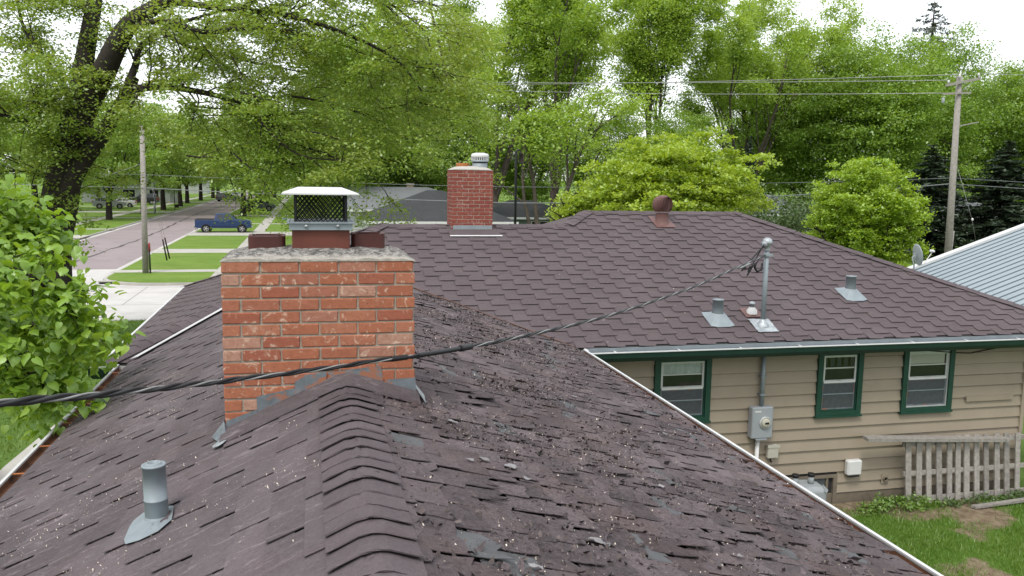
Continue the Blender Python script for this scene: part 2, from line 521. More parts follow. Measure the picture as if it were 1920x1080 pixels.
back = [[(XE, YM, EAVE), (XE, YM + 2 * W2, EAVE), (UX1, YM + W2, z2)], [(XE, YM + 2 * W2, EAVE), (UX0 - W2 + .0, YM + 2 * W2, EAVE), (UX0, YM + W2, z2), (UX1, YM + W2, z2)],
        [(UX0 - .5, YM + W1, z1), (UX0, YM + W2, z2), (UX0 - W2, YM + 2 * W2, EAVE), (UX0 - W2, YB, EAVE)],
        [(XW, YB, EAVE), AP, (UX0, YM + W1, z1), (UX0, YB, EAVE)]]
deck_mesh('back_roof', back, m=m_sh_main)
def reg(pl, P3): return [pl.uv(p) for p in P3]
_g = .02
tab_field(pr, [reg(pr, near_right)], .135, .24, d_right, m_sh_worn, 'worn', rng)
tab_field(pl_, [reg(pl_, near_left)], .150, .5, d_left, m_sh_near, 'neat', rng)
tab_field(pm, [reg(pm, main_lo), reg(pm, main_hi)], .135, .41, d_main, m_sh_main, 'main', rng)
tab_field(pw, [reg(pw, west)], .150, .5, d_west, m_sh_main, 'neat', rng)
TABS.sort(key=lambda t: -t[0])
rest = {}
for i, (sc_, V, Fc, m, dk) in enumerate(TABS):
    if i < 300:
        b = MB(); b.add(V, Fc)
        o = b.build('shingle', m, dk)
    else:
        rest.setdefault((dk.name, m.name), (MB(), m, dk))[0].add(V, Fc)
for (b, m, dk) in rest.values():
    stuff(b.build('bare_felt' if m is m_felt else 'shingles', m, dk))

# ridge and hip caps: bent tabs lapped towards the low end
def caps(p, q, half, sl, sr, step, m, parent, n_side, rr=.055, tilt=.016, first=0):
    """caps along p->q, each butt at its p end; sl/sr fall of the two sides across n_side"""
    p, q = Vector(p), Vector(q)
    d = (q - p); Lg = d.length; d.normalize()
    w = Vector(n_side).normalized()
    k = 0
    c = []
    while k * step < Lg - .02:
        a = p + d * (k * step + rng.uniform(-.004, .004)); bq = p + d * min(Lg, k * step + step * 1.25)
        V = []
        jl = rng.uniform(-.004, .006)
        pro = []
        for s in (-1, -.75, -.3, -.12, 0, .12, .3, .75, 1):
            x = s * half
            f = sl if s < 0 else sr
            z = -abs(x) * f
            if abs(s) < .3: z = -rr * f * .55 - (x * x) / (2 * max(rr, .01)) * f * .6 if abs(x) < rr else z
            pro.append((x, z))
        for (base, up) in ((a, tilt + jl), (bq, .005)):
            for x, z in pro:
                V.append(base + w * x + UP * (z + up))
            for x, z in pro:
                V.append(base + w * x + UP * (z + up - .005))
        n = len(pro)
        for i_ in range(n):
            ja, jb = rng.uniform(-.004, .004), rng.uniform(-.0025, .003)
            for o_ in (i_, 2 * n + i_): V[o_] = V[o_] + d * ja + UP * jb
        Fc = []
        for i in range(n - 1):
            Fc += [(i, i + 1, 2 * n + i + 1, 2 * n + i), (i, n + i, n + i + 1, i + 1)]
        Fc += [(0, 2 * n, 3 * n, n), (n - 1, 2 * n - 1, 4 * n - 1, 3 * n - 1)]
        bb = MB(); bb.add(V, Fc)
        bb.build('ridge_cap', m, parent)
        k += 1
caps((RX, .9, RZ + .012), (RX, 4.62, RZ + .012), .142, SLF, SR, .127, m_cap, d_left, (1, 0, 0))
caps((RX, 5.35, RZ + .012), (RX, JY - .05, RZ + .012), .15, SLF, SR, .2, m_cap, d_left, (1, 0, 0))
caps((AP[0] - .02, AP[1], z1 + .01), (2.06, AP[1], z1 + .01), .14, SM, SM, .25, m_cap, d_main, (0, 1, 0), tilt=.01)
caps((2.84, AP[1], z1 + .01), (UX0 - .55, AP[1], z1 + .01), .14, SM, SM, .25, m_cap, d_main, (0, 1, 0), tilt=.01)
caps((UX0, YM + W2, z2 + .01), (UX1, YM + W2, z2 + .01), .14, SM, SM, .25, m_cap, d_main, (0, 1, 0), tilt=.01)
hs = SM / math.sqrt(2) * 1.0
caps((XE, YM, EAVE + .02), (UX1, YM + W2, z2 + .02), .14, hs, hs, .16, m_cap, d_main, (1, 1, 0), tilt=.012)
caps((UX0 - .5, YM + W1, z1 + .02), (UX0, YM + W2, z2 + .02), .13, hs, hs, .14, m_cap, d_main, (1, -1, 0), tilt=.012)
caps((XW, YM, EAVE + .02), (AP[0], AP[1], z1 + .02), .13, hs, hs, .14, m_cap, d_west, (1, -1, 0), tilt=.014)
caps((XW, YB, EAVE + .02), (AP[0], AP[1], z1 + .02), .12, hs, hs, .16, m_cap, d_west, (1, 1, 0), tilt=.012)

# valley metal, left side: a bright strip
def strip(a, b, w, nrm, wdir, name, m, parent, h=.02, th=.004):
    a, b = Vector(a), Vector(b); wd = Vector(wdir).normalized() * w; n = Vector(nrm).normalized()
    bb = MB(); bb.prism([a + n * h, b + n * h, b + wd + n * h, a + wd + n * h], n * th)
    return bb.build(name, m, parent)
v0 = Vector((XL, YM, EAVE)); v1 = Vector((RX, JY, RZ)); vd = (v1 - v0).normalized()
ax_ = vd.cross(pl_.N).normalized()
if ax_.y > 0: ax_ = -ax_
strip(v0 + vd * .03, v1, .14, pl_.N, ax_, 'valley_flashing', m_whitemetal, d_left, .032)
v0r = Vector((XR, YM, EAVE)); vdr = (v1 - v0r).normalized()
axr = vdr.cross(pr.N).normalized()
if axr.y > 0: axr = -axr
strip(v0r, v1, .05, pr.N, axr, 'valley_flashing', m_rust, d_right, .016)

# ------------------------------------------------------------------ gutters
def gutter(p, q, outw, parent, m_in, m_out, w=.12, d=.10, strap=.62, m_lip=None):
    p, q = Vector(p), Vector(q); o = Vector(outw).normalized(); dr = (q - p).normalized()
    prof_o = [(0, -.01), (0, -d), (w * .55, -d), (w * .92, -d * .55), (w, 0)]
    def pts(base, pr_): return [base + o * a + UP * b for a, b in pr_]
    b = MB()
    A, B = pts(p, prof_o), pts(q, prof_o)
    for i in range(4): b.poly([A[i], A[i + 1], B[i + 1], B[i]])
    b.poly(A); b.poly(B[::-1])
    g = b.build('gutter', m_out, parent)
    b = MB(); ins = [(.004, -.014), (.004, -d * .45), (w - .010, -d * .45), (w - .006, -.01)]
    A, B = pts(p + dr * .004, ins), pts(q - dr * .004, ins)
    for i in range(3): b.poly([A[i], A[i + 1], B[i + 1], B[i]])
    b.build('gutter_trough', m_in, g)
    b = MB()
    b.prism([p + o * (w - .012) + UP * .002, q + o * (w - .012) + UP * .002, q + o * (w + .010) + UP * .002, p + o * (w + .010) + UP * .002], UP * .012)
    b.build('gutter_lip', m_lip or m_whitemetal, g)
    k = .35
    while strap and k < (q - p).length:
        c = p + dr * k
        b = MB(); b.prism([c + UP * .003, c + dr * .022 + UP * .003, c + dr * .022 + o * (w - .014) + UP * .003, c + o * (w - .014) + UP * .003], UP * .004)
        b.build('gutter_strap', m_whitemetal if m_in is not m_rust else m_orangetile, g)
        k += strap
    return g
gutter((XR, Y0, EAVE - .02), (XR, YM - .02, EAVE - .02), (1, 0, 0), house, m_rust, m_whitemetal, w=.10, strap=0)
gutter((XL, Y0, EAVE - .02), (XL, YM - .02, EAVE - .02), (-1, 0, 0), house, m_rust, m_whitemetal, w=.11, strap=.62)
MB().box((XR + .13, YM - .008, EAVE - .075), (XE, YM - .001, EAVE - .004)).build('drip_edge', m_galv, house)
gutter((XR + .13, YM - .009, EAVE - .05), (XE, YM - .009, EAVE - .05), (0, -1, 0), house, m_galv2, m_greengut, w=.12, d=.12, strap=.85)
gutter((XW - .12, YM, EAVE - .02), (XL - .13, YM, EAVE - .02), (0, -1, 0), house, m_galv2, m_greengut, w=.13, d=.13, strap=0)
strip((XW, YM, EAVE), (XW, YB, EAVE), .03, (0, 0, 1), (-1, 0, 0), 'drip_edge', m_whitemetal, house, .004, .012)
b = MB(); b.box((XR + .10, YM - .125, EAVE - .14), (XR + .125, YM + .0, EAVE - .002)); b.build('gutter_end_cap', m_whitemetal, house)

# ------------------------------------------------------------------ walls
WY = 10.15                                     # front wall of the main house
WX1 = 10.18
ZB = -4.33                                     # foot of the siding
ztop = EAVE - .16
b = MB(); b.box((2.9, YM + .004, ztop), (XE, YM + .03, EAVE - .03)); b.build('fascia', m_green, house)
b = MB(); b.box((2.9, YM + .031, ztop + .0), (XE, WY + .3, ztop + .02)); b.build('soffit', m_soffit, house)
w_front = MB().box((2.88, WY + .03, -4.9), (WX1, WY + .12, ztop)).build('wall', m_deck, house)  # tar-paper backing, dark so the gaps under the boards read as shade lines
w_front['label'] = 'tan front wall clad in wide lap siding'
for nm, a, c in (('wall', (XW + .35, WY + .03, -4.9), (2.6, WY + .12, ztop)), ('wall', (XW + .35, WY + .125, -4.9), (XW + .45, YB - .4, ztop)), ('wall', (WX1 - .1, WY + .125, -4.9), (WX1, YM + 7.2, ztop)),
                 ('wall', (XW + .46, YB - .5, -4.9), (WX1 - .105, YB - .4, ztop)), ('wall', (2.76, Y0 + .2, -4.9), (2.86, WY - .02, ztop)), ('wall', (XL + .3, Y0 + .2, -4.9), (XL + .4, WY + .025, ztop)), ('wall', (XL + .41, Y0 + .2, -4.9), (2.755, Y0 + .3, RZ - .3))):
    MB().box(a, c).build(nm, m_siding, house)

WINS = [dict(x0=4.36, x1=5.16, z0=-3.19, z1=-2.27, kind='curtain'), dict(x0=6.75, x1=7.45, z0=-3.21, z1=-2.26, kind='dark'), dict(x0=8.10, x1=8.93, z0=-3.22, z1=-2.26, kind='blind')]
HOLES = [(w['x0'], w['x1'], w['z0'], w['z1']) for w in WINS] + [(6.3, 7.17, -4.6, -4.06)]
CH = .163
nb = 0
z = ztop - .001
row = 0
while z > ZB + .02:
    zb = max(z - CH, ZB)
    segs = [(2.88, WX1)]
    for (a, c, h0, h1) in HOLES:
        if h0 < (z + zb) / 2 < h1:
            segs = [s for q in segs for s in ((q[0], min(q[1], a)), (max(q[0], c), q[1])) if s[1] - s[0] > .01]
    for (a, c) in segs:
        bb = MB()
        sag = rng.uniform(-.004, .004)
        yo, yt = WY - .010, WY + .018
        bb.prism([(a + .001, yo, zb + .009 + sag), (a + .001, yt + .010, zb + .009 + sag), (a + .001, yt + .012, z), (a + .001, yt, z)], (c - a - .002, 0, 0))
        bb.build('siding_board', m_siding, w_front)
    z -= CH; row += 1
MB().box((WX1 - .03, WY - .02, ZB), (WX1 + .03, WY + .029, ztop)).build('corner_board', m_siding, w_front)
MB().box((2.88, WY + .005, -4.9), (WX1, WY + .029, ZB - .004)).build('foundation', m_found, house)

for i, w in enumerate(WINS):
    x0, x1, z0, z1_ = w['x0'], w['x1'], w['z0'], w['z1']
    win = MB().box((x0 + .02, WY + .031, z0 + .02), (x1 - .02, WY + .10, z1_ - .02))
    win = win.build('window', m_room, house)
    win['label'] = ('window with gathered pale curtain', 'narrow dark window', 'window with cream blind')[i]
    c = .075
    fr = MB()
    fr.box((x0, WY - .035, z0), (x0 + c, WY + .03, z1_)).box((x1 - c, WY - .035, z0), (x1, WY + .03, z1_))
    fr.box((x0 + c, WY - .033, z1_ - c), (x1 - c, WY + .03, z1_)).box((x0 + c, WY - .033, z0 + .02), (x1 - c, WY + .03, z0 + c))
    fr.box((x0 - .012, WY - .05, z0 - .012), (x1 + .012, WY + .03, z0 + .019))
    fr.build('casing', m_green, win)
    ix0, ix1, iz0, iz1 = x0 + c, x1 - c, z0 + c, z1_ - c
    zm = (iz0 + iz1) / 2 + .01
    t = .028
    def ring(a, c_, l, h, y0, y1, tt, m, nm):
        r = MB(); r.box((a, y0, l), (a + tt, y1, h)).box((c_ - tt, y0, l), (c_, y1, h)).box((a + tt, y0, h - tt), (c_ - tt, y1, h)).box((a + tt, y0, l), (c_ - tt, y1, l + tt))
        return r.build(nm, m, win)
    ring(ix0 + .002, ix1 - .002, iz0 + .002, iz1 - .002, WY - .012, WY + .012, .016, m_alum if i == 2 else m_green, 'storm_frame')
    ring(ix0 + .019, ix1 - .019, zm, iz1 - .019, WY - .006, WY + .014, t, m_alum, 'upper_sash')
    ring(ix0 + .019, ix1 - .019, iz0 + .019, zm - .012, WY + .004, WY + .016, .02, m_galv2, 'lower_sash')
    MB().box((ix0 + .047, WY + .0, (zm + iz1) / 2 - .012), (ix1 - .047, WY + .012, (zm + iz1) / 2 + .006)).build('sash_bar', m_alum, win)
    MB().box((ix0 + .03, WY - .016, zm - .014), (ix1 - .03, WY - .007, zm + .016)).build('meeting_rail', m_white, win)
    MB().box(((ix0 + ix1) / 2 - .03, WY - .024, zm + .016), ((ix0 + ix1) / 2 + .03, WY - .008, zm + .026)).build('latch', m_alum, win)
    MB().poly([(ix0 + .02, WY + .006, zm + .02), (ix1 - .02, WY + .006, zm + .02), (ix1 - .02, WY + .006, iz1 - .02), (ix0 + .02, WY + .006, iz1 - .02)]).build('pane', m_glass, win)
    MB().box((ix0 + .03, WY + .008, iz0 + .03), (ix1 - .03, WY + .011, zm - .03)).build('screen', m_screen, win)
    MB().box((ix0 + .04, WY - .002, iz0 + (zm - iz0) * .56), (ix1 - .04, WY + .007, iz0 + (zm - iz0) * .56 + .014)).build('sash_bar', m_galv, win)
    if w['kind'] == 'curtain':
        cb = MB(); n = 44
        top, bot = iz1 - .02, (zm + iz1) / 2 - .0
        pts = [(ix0 + .03 + (ix1 - ix0 - .06) * k / n, WY + .022 - .006 * math.sin(k * 1.9) - .003 * math.sin(k * .7)) for k in range(n + 1)]
        for k in range(n):
            (xa, ya), (xb, yb) = pts[k], pts[k + 1]
            cb.poly([(xa, ya, bot), (xb, yb, bot), (xb, yb, top), (xa, ya, top)], True)
        cb.build('curtain', m_curtain, win)
    elif w['kind'] == 'blind':
        MB().box((ix0 + .05, WY + .017, (zm + iz1) / 2 + .01), (ix1 - .06, WY + .022, iz1 - .02)).build('roller_blind', m_blind, win)
    else:
        cb = MB()
        for k in range(14):
            xa = ix0 + .03 + k * (ix1 - ix0 - .06) / 14
            cb.box((xa, WY + .018 + .004 * (k % 3), (zm + iz1) / 2 + .02), (xa + .03, WY + .026, iz1 - .02))
        cb.build('curtain', m_screen, win)

# basement window, vents, boxes on the wall
bw = MB().box((6.31, WY + .0305, -4.55), (7.16, WY + .11, -4.065)).build('basement_window', m_room, house)
r = MB(); r.box((6.3, WY - .012, -4.56), (7.17, WY + .03, -4.50)).box((7.11, WY - .012, -4.50), (7.17, WY + .03, -4.06)).box((6.3, WY - .012, -4.1), (7.11, WY + .03, -4.06)).box((7.0, WY + .0, -4.5), (7.035, WY + .03, -4.1))
r.build('frame', m_found, bw)
MB().box((6.36, WY + .012, -4.49), (6.99, WY + .02, -4.11)).build('pane', m_screen, bw)

mb_ = MB().cbox((5.735, WY - .13, -3.43), (6.045, WY - .005, -3.0), .012).build('meter_box', m_metergrey, house)
mc = Vector((5.925, WY - .13, -3.21))
MB().lathe([(.0, .042), (.052, .04), (.062, .033), (.068, .0)], mc, 20, (0, -1, 0)).build('meter_dome', m_offwhite, mb_)
MB().lathe([(.083, 0), (.083, .02), (.072, .025), (.07, .02)], mc, 20, (0, -1, 0)).build('meter_ring', m_alum, mb_)
MB().box((mc.x - .02, mc.y - .046, mc.z - .012), (mc.x + .035, mc.y - .038, mc.z + .012)).build('meter_dial', m_black, mb_)
MB().box((5.77, WY - .1335, -3.065), (5.86, WY - .131, -3.045)).build('nameplate', m_white, mb_)
MB().box((5.80, WY - .14, -3.45), (5.96, WY - .06, -3.43)).build('box_lip', m_metergrey, mb_)
MB().tube([(5.90, WY - .055, -2.27), (5.90, WY - .055, -3.0)], .03, 10).build('conduit', m_galv, house)
MB().tube([(5.87, WY - .055, -3.44), (5.87, WY - .055, -4.6)], .028, 10).build('conduit', m_white, house)['label'] = 'white conduit under the meter'
for zz in (-2.6, -2.85):
    MB().box((5.86, WY - .09, zz), (5.94, WY - .0, zz + .02)).build('pipe_clip', m_galv, house)
jb = MB().cbox((6.03, WY - .075, -3.74), (6.19, WY - .005, -3.555), .01).build('junction_box', m_offwhite, house)
MB().box((6.02, WY - .082, -3.59), (6.20, WY - .076, -3.548)).build('lid', m_offwhite, jb)
MB().tube([(6.09, WY - .04, -3.74), (6.09, WY - .04, -3.77), (6.11, WY - .03, -3.8)], .012, 6).build('cable_stub', m_black, jb)
vb = MB().cbox((7.265, WY - .10, -4.06), (7.495, WY - .005, -3.84), .02).build('vent_hood', m_white, house)
MB().box((7.30, WY - .09, -4.08), (7.46, WY - .02, -4.06)).build('vent_flap', m_black, vb)
rv = MB(); c0 = Vector((7.935, WY - .012, -4.17))
rv.box((c0.x - .055, WY - .016, c0.z - .065), (c0.x + .055, WY - .004, c0.z + .065))
rv = rv.build('round_vent', m_siding, house)
MB().lathe([(.036, 0), (.036, .03), (.026, .03), (.026, -.01), (.0, -.01)], c0, 16, (0, -1, 0)).build('vent_collar', m_found, rv)
MB().lathe([(.0255, .004), (.0, .004)], c0, 16, (0, -1, 0)).build('vent_hole', m_black, rv)
lp = at(1810, 742, WY); rp = at(1895, 744, WY)
MB().box((9.18, WY - .03, -3.10), (9.98, WY - .006, -3.02)).build('patch_board', m_siding, house)
# drooping wire at the soffit
MB().tube([at(x, y, WY - .02) for x, y in ((1670, 650), (1720, 656), (1790, 661), (1820, 662), (1870, 652), (1905, 638))], .008, 6).build('wall_wire', m_bark, house)

# ------------------------------------------------------------------ brick chimneys
BR = {}
def brick_mesh(L, H, D, m, var):
    k = (round(L, 3), round(H, 3), round(D, 3), m.name, var)
    if k not in BR:
        b = MB(); b.cbox((-L / 2, 0, -H / 2), (L / 2, D, H / 2), .004)
        r_ = random.Random(str(k))
        b.v = [(x + r_.uniform(-.0018, .0018), y + r_.uniform(-.0012, .0012), z + r_.uniform(-.0018, .0018)) for x, y, z in b.v]
        BR[k] = b.mesh('brick', m)
    return BR[k]
def brick_face(parent, O, A, N, width, ztop_, zlow, H, joint, L, m, m_rest=None, depth=.09, lap=0):
    """bricks of one face; O its top corner, A along it, N outwards; zlow(x,y) where the face meets the roof"""
    O, A, N = Vector(O), Vector(A), Vector(N)
    ang = math.atan2(A.y, A.x)
    rest_ = MB()
    row = 0
    zt = ztop_
    while zt > -9:
        u = 0
        lens = []
        if (row + lap) % 2: lens.append(L * .5 - joint / 2)
        while sum(lens) + joint * len(lens) < width - .02:
            lens.append(min(L, width - sum(lens) - joint * len(lens)))
        any_ = False
        for l in lens:
            if l < .03: u += l + joint; continue
            c = O + A * (u + l / 2); c.z = zt - H / 2
            if zt > zlow(c.x, c.y) - .01 or zt > zlow((O + A * u).x, (O + A * u).y) - .01:
                any_ = True
                me = brick_mesh(l, H, depth, m, rng.randrange(3))
                pos = c + N * rng.uniform(-.001, .003)
                if m_rest is None:
                    put('brick', me, parent, pos, (0, 0, ang))
                else:
                    ca, sa = math.cos(ang), math.sin(ang)
                    rest_.add([(pos.x + v.co.x * ca - v.co.y * sa, pos.y + v.co.x * sa + v.co.y * ca, pos.z + v.co.z) for v in me.vertices], [tuple(p.vertices) for p in me.polygons])
            u += l + joint
        zt -= H + joint; row += 1
        if not any_: break
    if m_rest is not None: stuff(rest_.build('bricks', m_rest, parent))

CX0, CX1, CY0, CY1, CT = -.442, .560, 4.60, 5.26, -.458
def near_z(x, y): return roof_z(x, y)
core = MB(); core.box((CX0 + .007, CY0 + .007, -1.6), (CX1 - .007, CY1 - .007, CT - .002))
ch1 = core.build('brick_chimney', m_mortar, house); ch1['label'] = 'broad orange brick chimney with mesh flue cap'
BH, BJ = .0572, .0096
brick_face(ch1, (CX0, CY0, 0), (1, 0, 0), (0, -1, 0), CX1 - CX0, CT, near_z, BH, BJ, .1905, m_brick)
brick_face(ch1, (CX1, CY0 + .1, 0), (0, 1, 0), (1, 0, 0), CY1 - CY0 - .2, CT, near_z, BH, BJ, .1905, m_brick, lap=1)
brick_face(ch1, (CX0, CY1 - .1, 0), (0, -1, 0), (-1, 0, 0), CY1 - CY0 - .2, CT, near_z, BH, BJ, .1905, m_brick, lap=1)
brick_face(ch1, (CX1, CY1, 0), (-1, 0, 0), (0, 1, 0), CX1 - CX0, CT, near_z, BH, BJ, .1905, m_brick, m_brick)
# domed mortar crown
def crown(parent, x0, x1, y0, y1, zt, hump, m, over=.004, n=26, rough=.006):
    r_ = random.Random(5); b = MB(); V = []
    ny = int(n * .7)
    for j in range(ny + 1):
        for i in range(n + 1):
            a, c = i / n, j / ny
            x = x0 - over + (x1 - x0 + 2 * over) * a; y = y0 - over + (y1 - y0 + 2 * over) * c
            ex = min(a, 1 - a) * (x1 - x0); ey = min(c, 1 - c) * (y1 - y0)
            e = min(1, ex / .22) ; g = min(1, ey / .2)
            hh = hump * (1 - (1 - e) ** 2) * (1 - (1 - g) ** 2)
            zz = zt + .012 + hh + r_.uniform(-1, 1) * rough
            if j == ny or i in (0, n): zz -= .012
            V.append((x, y, zz))
    Fs = [(j * (n + 1) + i, j * (n + 1) + i + 1, (j + 1) * (n + 1) + i + 1, (j + 1) * (n + 1) + i) for j in range(ny) for i in range(n)]
    b.add(V, Fs, True)
    rim = [j for j in range(n + 1)] + [j * (n + 1) + n for j in range(1, ny + 1)] + [ny * (n + 1) + i for i in range(n - 1, -1, -1)] + [j * (n + 1) for j in range(ny - 1, 0, -1)]
    off = len(b.v)
    b.v += [(V[k][0], V[k][1], zt) for k in rim]
    q = len(rim)
    for i in range(q):
        b.f.append((rim[i], off + i, off + (i + 1) % q, rim[(i + 1) % q])); b.sm.append(False)
    return b.build('mortar_crown', m, parent)
t = m_crown.node_tree; bs = t.nodes['Principled BSDF']; lk = bs.inputs['Base Color'].links[0].from_socket      # bare pale mortar along the worn front edge
sx = t.nodes.new('ShaderNodeSeparateXYZ'); t.links.new(t.nodes.new('ShaderNodeNewGeometry').outputs['Position'], sx.inputs[0])
ma = _n(t, 'ShaderNodeMath', _operation='MULTIPLY_ADD'); t.links.new(_noise(t, 15, 5, .7), ma.inputs[0]); ma.inputs[1].default_value = -.16; t.links.new(sx.outputs[1], ma.inputs[2])
t.links.new(_mix(t, _ramp(t, _mr(t, ma.outputs[0], CY0 - .10, CY0 + .03), [(.2, .7), (.7, 0)]), lk, (.40, .37, .32)), bs.inputs['Base Color'])
crown(ch1, CX0, CX1, CY0, CY1, CT, .035, m_crown)
def rect_flue(parent, cx, cy, zb, zt, w, d, th, m, name, rr=.03):
    def rr_(w, d, r):
        P = []
        for sx, sy, a0 in ((1, 1, 0), (-1, 1, 90), (-1, -1, 180), (1, -1, 270)):
            for k in range(4):
                a = math.radians(a0 + k * 30); P.append((cx + sx * (w / 2 - r) + r * math.cos(a), cy + sy * (d / 2 - r) + r * math.sin(a)))
        return P
    o_, i_ = rr_(w, d, rr), rr_(w - 2 * th, d - 2 * th, rr * .6)
    n = len(o_); V = []
    for P, z in ((o_, zb), (o_, zt), (i_, zt), (i_, zb)):
        V += [(x, y, z + (rng.uniform(-.003, .003) if z == zt else 0)) for x, y in P]
    Fs = []
    for k in range(3):
        for i in range(n):
            Fs.append((k * n + i, k * n + (i + 1) % n, (k + 1) * n + (i + 1) % n, (k + 1) * n + i))
    return MB().add(V, Fs).build(name, m, parent)
FY = 4.92
def zat(px, py, Y): return at(px, py, Y).z
def xat(px, py, Y): return at(px, py, Y).x
fl = rect_flue(ch1, xat(500, 455, FY + .03), FY + .10, CT + .01, zat(500, 443, FY), .198, .198, .02, m_clay, 'flue_tile')
rect_flue(ch1, xat(691, 455, FY + .03), FY + .10, CT + .01, zat(691, 439, FY), .185, .198, .02, m_clay, 'flue_tile')
lx = xat(602, 450, FY); lw = .315
rect_flue(ch1, lx, FY + .10, CT + .01, zat(602, 428, FY), lw, .30, .012, m_liner, 'flue_liner', .012)
zs0, zs1 = zat(602, 431, FY - .05), zat(602, 416, FY - .05)
sk = MB(); hw = .172; yc = FY + .10
sk.box((lx - hw, yc - hw, zs0), (lx + hw, yc - hw + .004, zs1)).box((lx - hw, yc + hw - .004, zs0), (lx + hw, yc + hw, zs1)).box((lx - hw, yc - hw + .005, zs0), (lx - hw + .004, yc + hw - .005, zs1)).box((lx + hw - .004, yc - hw + .005, zs0), (lx + hw, yc + hw - .005, zs1))
sk.box((lx - hw - .012, yc - hw - .012, zs1 - .008), (lx + hw + .012, yc + hw + .012, zs1))
sk.build('cap_skirt', m_galv, ch1)
sb = MB()
for dx in (-.08, .09): sb.lathe([(.011, 0), (.011, .008), (0, .012)], (lx + dx, yc - hw, (zs0 + zs1) / 2), 8, (0, -1, 0))
sb.build('screws', m_lead, ch1)
zt_ = zat(602, 364, FY - .1)
scr = MB(); hm = .138; nx = 11; nz = 8
def lat(u, v, s):
    return [(lx + u * hm, yc - hm, v), (lx + hm, yc + u * hm, v), (lx - u * hm, yc + hm, v), (lx - hm, yc - u * hm, v)][s]
for s in range(4):
    for i in range(-nz, nx + 1):
        for sg in (1, -1):
            p = []
            for k in range(nz + 1):
                u = -1 + 2 * (i + k * .62) / nx
                if -1 <= u <= 1: p.append(lat(u * sg, zs1 + (zt_ - zs1) * k / nz, s))
            if len(p) > 1: scr.tube(p, .0028, 4, caps=False, smooth=False)
scr.build('spark_screen', m_black, ch1)
ps = MB()
for sx in (-1, 1):
    for sy in (-1, 1):
        ps = MB(); ps.box((lx + sx * hm - .007, yc + sy * hm - .007, zs1), (lx + sx * hm + .007, yc + sy * hm + .007, zt_)); ps.build('corner_post', m_black, ch1)
ld = MB(); R_, q_ = .208, .085
A1 = [(lx - R_, yc - R_), (lx + R_, yc - R_), (lx + R_, yc + R_), (lx - R_, yc + R_)]
B1 = [(lx - R_ + q_, yc - R_ + q_), (lx + R_ - q_, yc - R_ + q_), (lx + R_ - q_, yc + R_ - q_), (lx - R_ + q_, yc + R_ - q_)]
V = [(x, y, zt_ - .004) for x, y in A1] + [(x, y, zt_ + .004) for x, y in A1] + [(x, y, zt_ + .034) for x, y in B1]
ld.add(V, [(3, 2, 1, 0)] + [(i, (i + 1) % 4, 4 + (i + 1) % 4, 4 + i) for i in range(4)] + [(4 + i, 4 + (i + 1) % 4, 8 + (i + 1) % 4, 8 + i) for i in range(4)] + [(8, 9, 10, 11)])
ld.build('cap_lid', m_whitemetal, ch1)
# step flashing on the front face, each plate proud of the brick
def plate(pix, Y, m, name, parent, th=.003):
    P = [at(x, y, Y) for x, y in pix]
    b = MB(); b.prism(P, (0, th, 0)); return b.build(name, m, parent)
FP = [[(481, 744), (553, 728), (553, 766), (483, 782)], [(424, 790), (482, 768), (482, 800), (424, 815)], [(553, 716), (572, 706), (572, 752), (553, 758)], [(571, 704), (612, 697), (612, 735), (571, 748)],
      [(616, 698), (714, 686), (720, 722), (640, 712), (616, 722)], [(721, 712), (779, 708), (781, 748), (721, 728)], [(614, 697), (640, 694), (640, 712), (618, 722)]]
for i, fpx in enumerate(FP[:6]):
    plate(fpx, CY0 - .006 - .0035 * (i % 2), m_galv2, 'step_flashing', ch1)
# tarred cant strip where the roof climbs to the chimney
b = MB(); n = 14; V = []
for k in range(n + 1):
    x = CX0 - .02 + (CX1 + .04 - CX0) * k / n
    zr = roof_z(x, CY0) + .02 - .03 * max(0, 1 - abs(x - RX) / .1) * 0
    V += [(x, CY0 - .004, zr + .05), (x, CY0 - .045, zr + .028), (x, CY0 - .11, zr + .012), (x, CY0 - .115, zr - .005)]
Fs = [(k * 4 + j, k * 4 + j + 1, k * 4 + j + 5, k * 4 + j + 4) for k in range(n) for j in range(3)]
b.add(V, Fs, True); b.build('chimney_apron', m_sh_near, ch1)
def foot(px, m, name):
    P = [Vector(p) for p in px]; b = MB(); b.poly(P); b.prism(P, (0, 0, -.004)); return b.build(name, m, ch1)
zr = roof_z(CX0 - .05, CY0)
b = MB()
b.poly([(CX0 - .003, CY0 + .16, zr + .10), (CX0 - .003, CY0 - .01, zr + .13), (CX0 - .03, CY0 - .06, zr + .03), (CX0 - .08, CY0 + .1, zr + .012)])
b.poly([(CX0 - .003, CY0 - .01, zr + .13), (CX0 + .02, CY0 - .03, zr + .05), (CX0 + .012, CY0 - .06, zr + .04), (CX0 - .03, CY0 - .06, zr + .03)])
b.build('corner_flashing', m_galv2, ch1)
b = MB(); P_ = []
for k, (dx_, dy_) in enumerate(((-.03, -.055), (.014, -.055), (.016, -.11), (.006, -.145), (-.02, -.15), (-.05, -.14), (-.055, -.10))):
    P_.append((CX0 + dx_, CY0 + dy_, roof_z(CX0 + dx_, CY0) + .026 + .004 * (k % 2)))
b.prism(P_, (0, 0, -.004)); b.build('foil_patch', m_lead, ch1)
zr = roof_z(CX1 + .05, CY0)
b = MB()
b.poly([(CX1 + .003, CY0 - .005, zr + .10), (CX1 + .003, CY0 + .2, zr + .10), (CX1 + .07, CY0 + .12, zr + .02), (CX1 + .055, CY0 - .06, zr + .02)])
b.build('corner_flashing', m_lead, ch1)
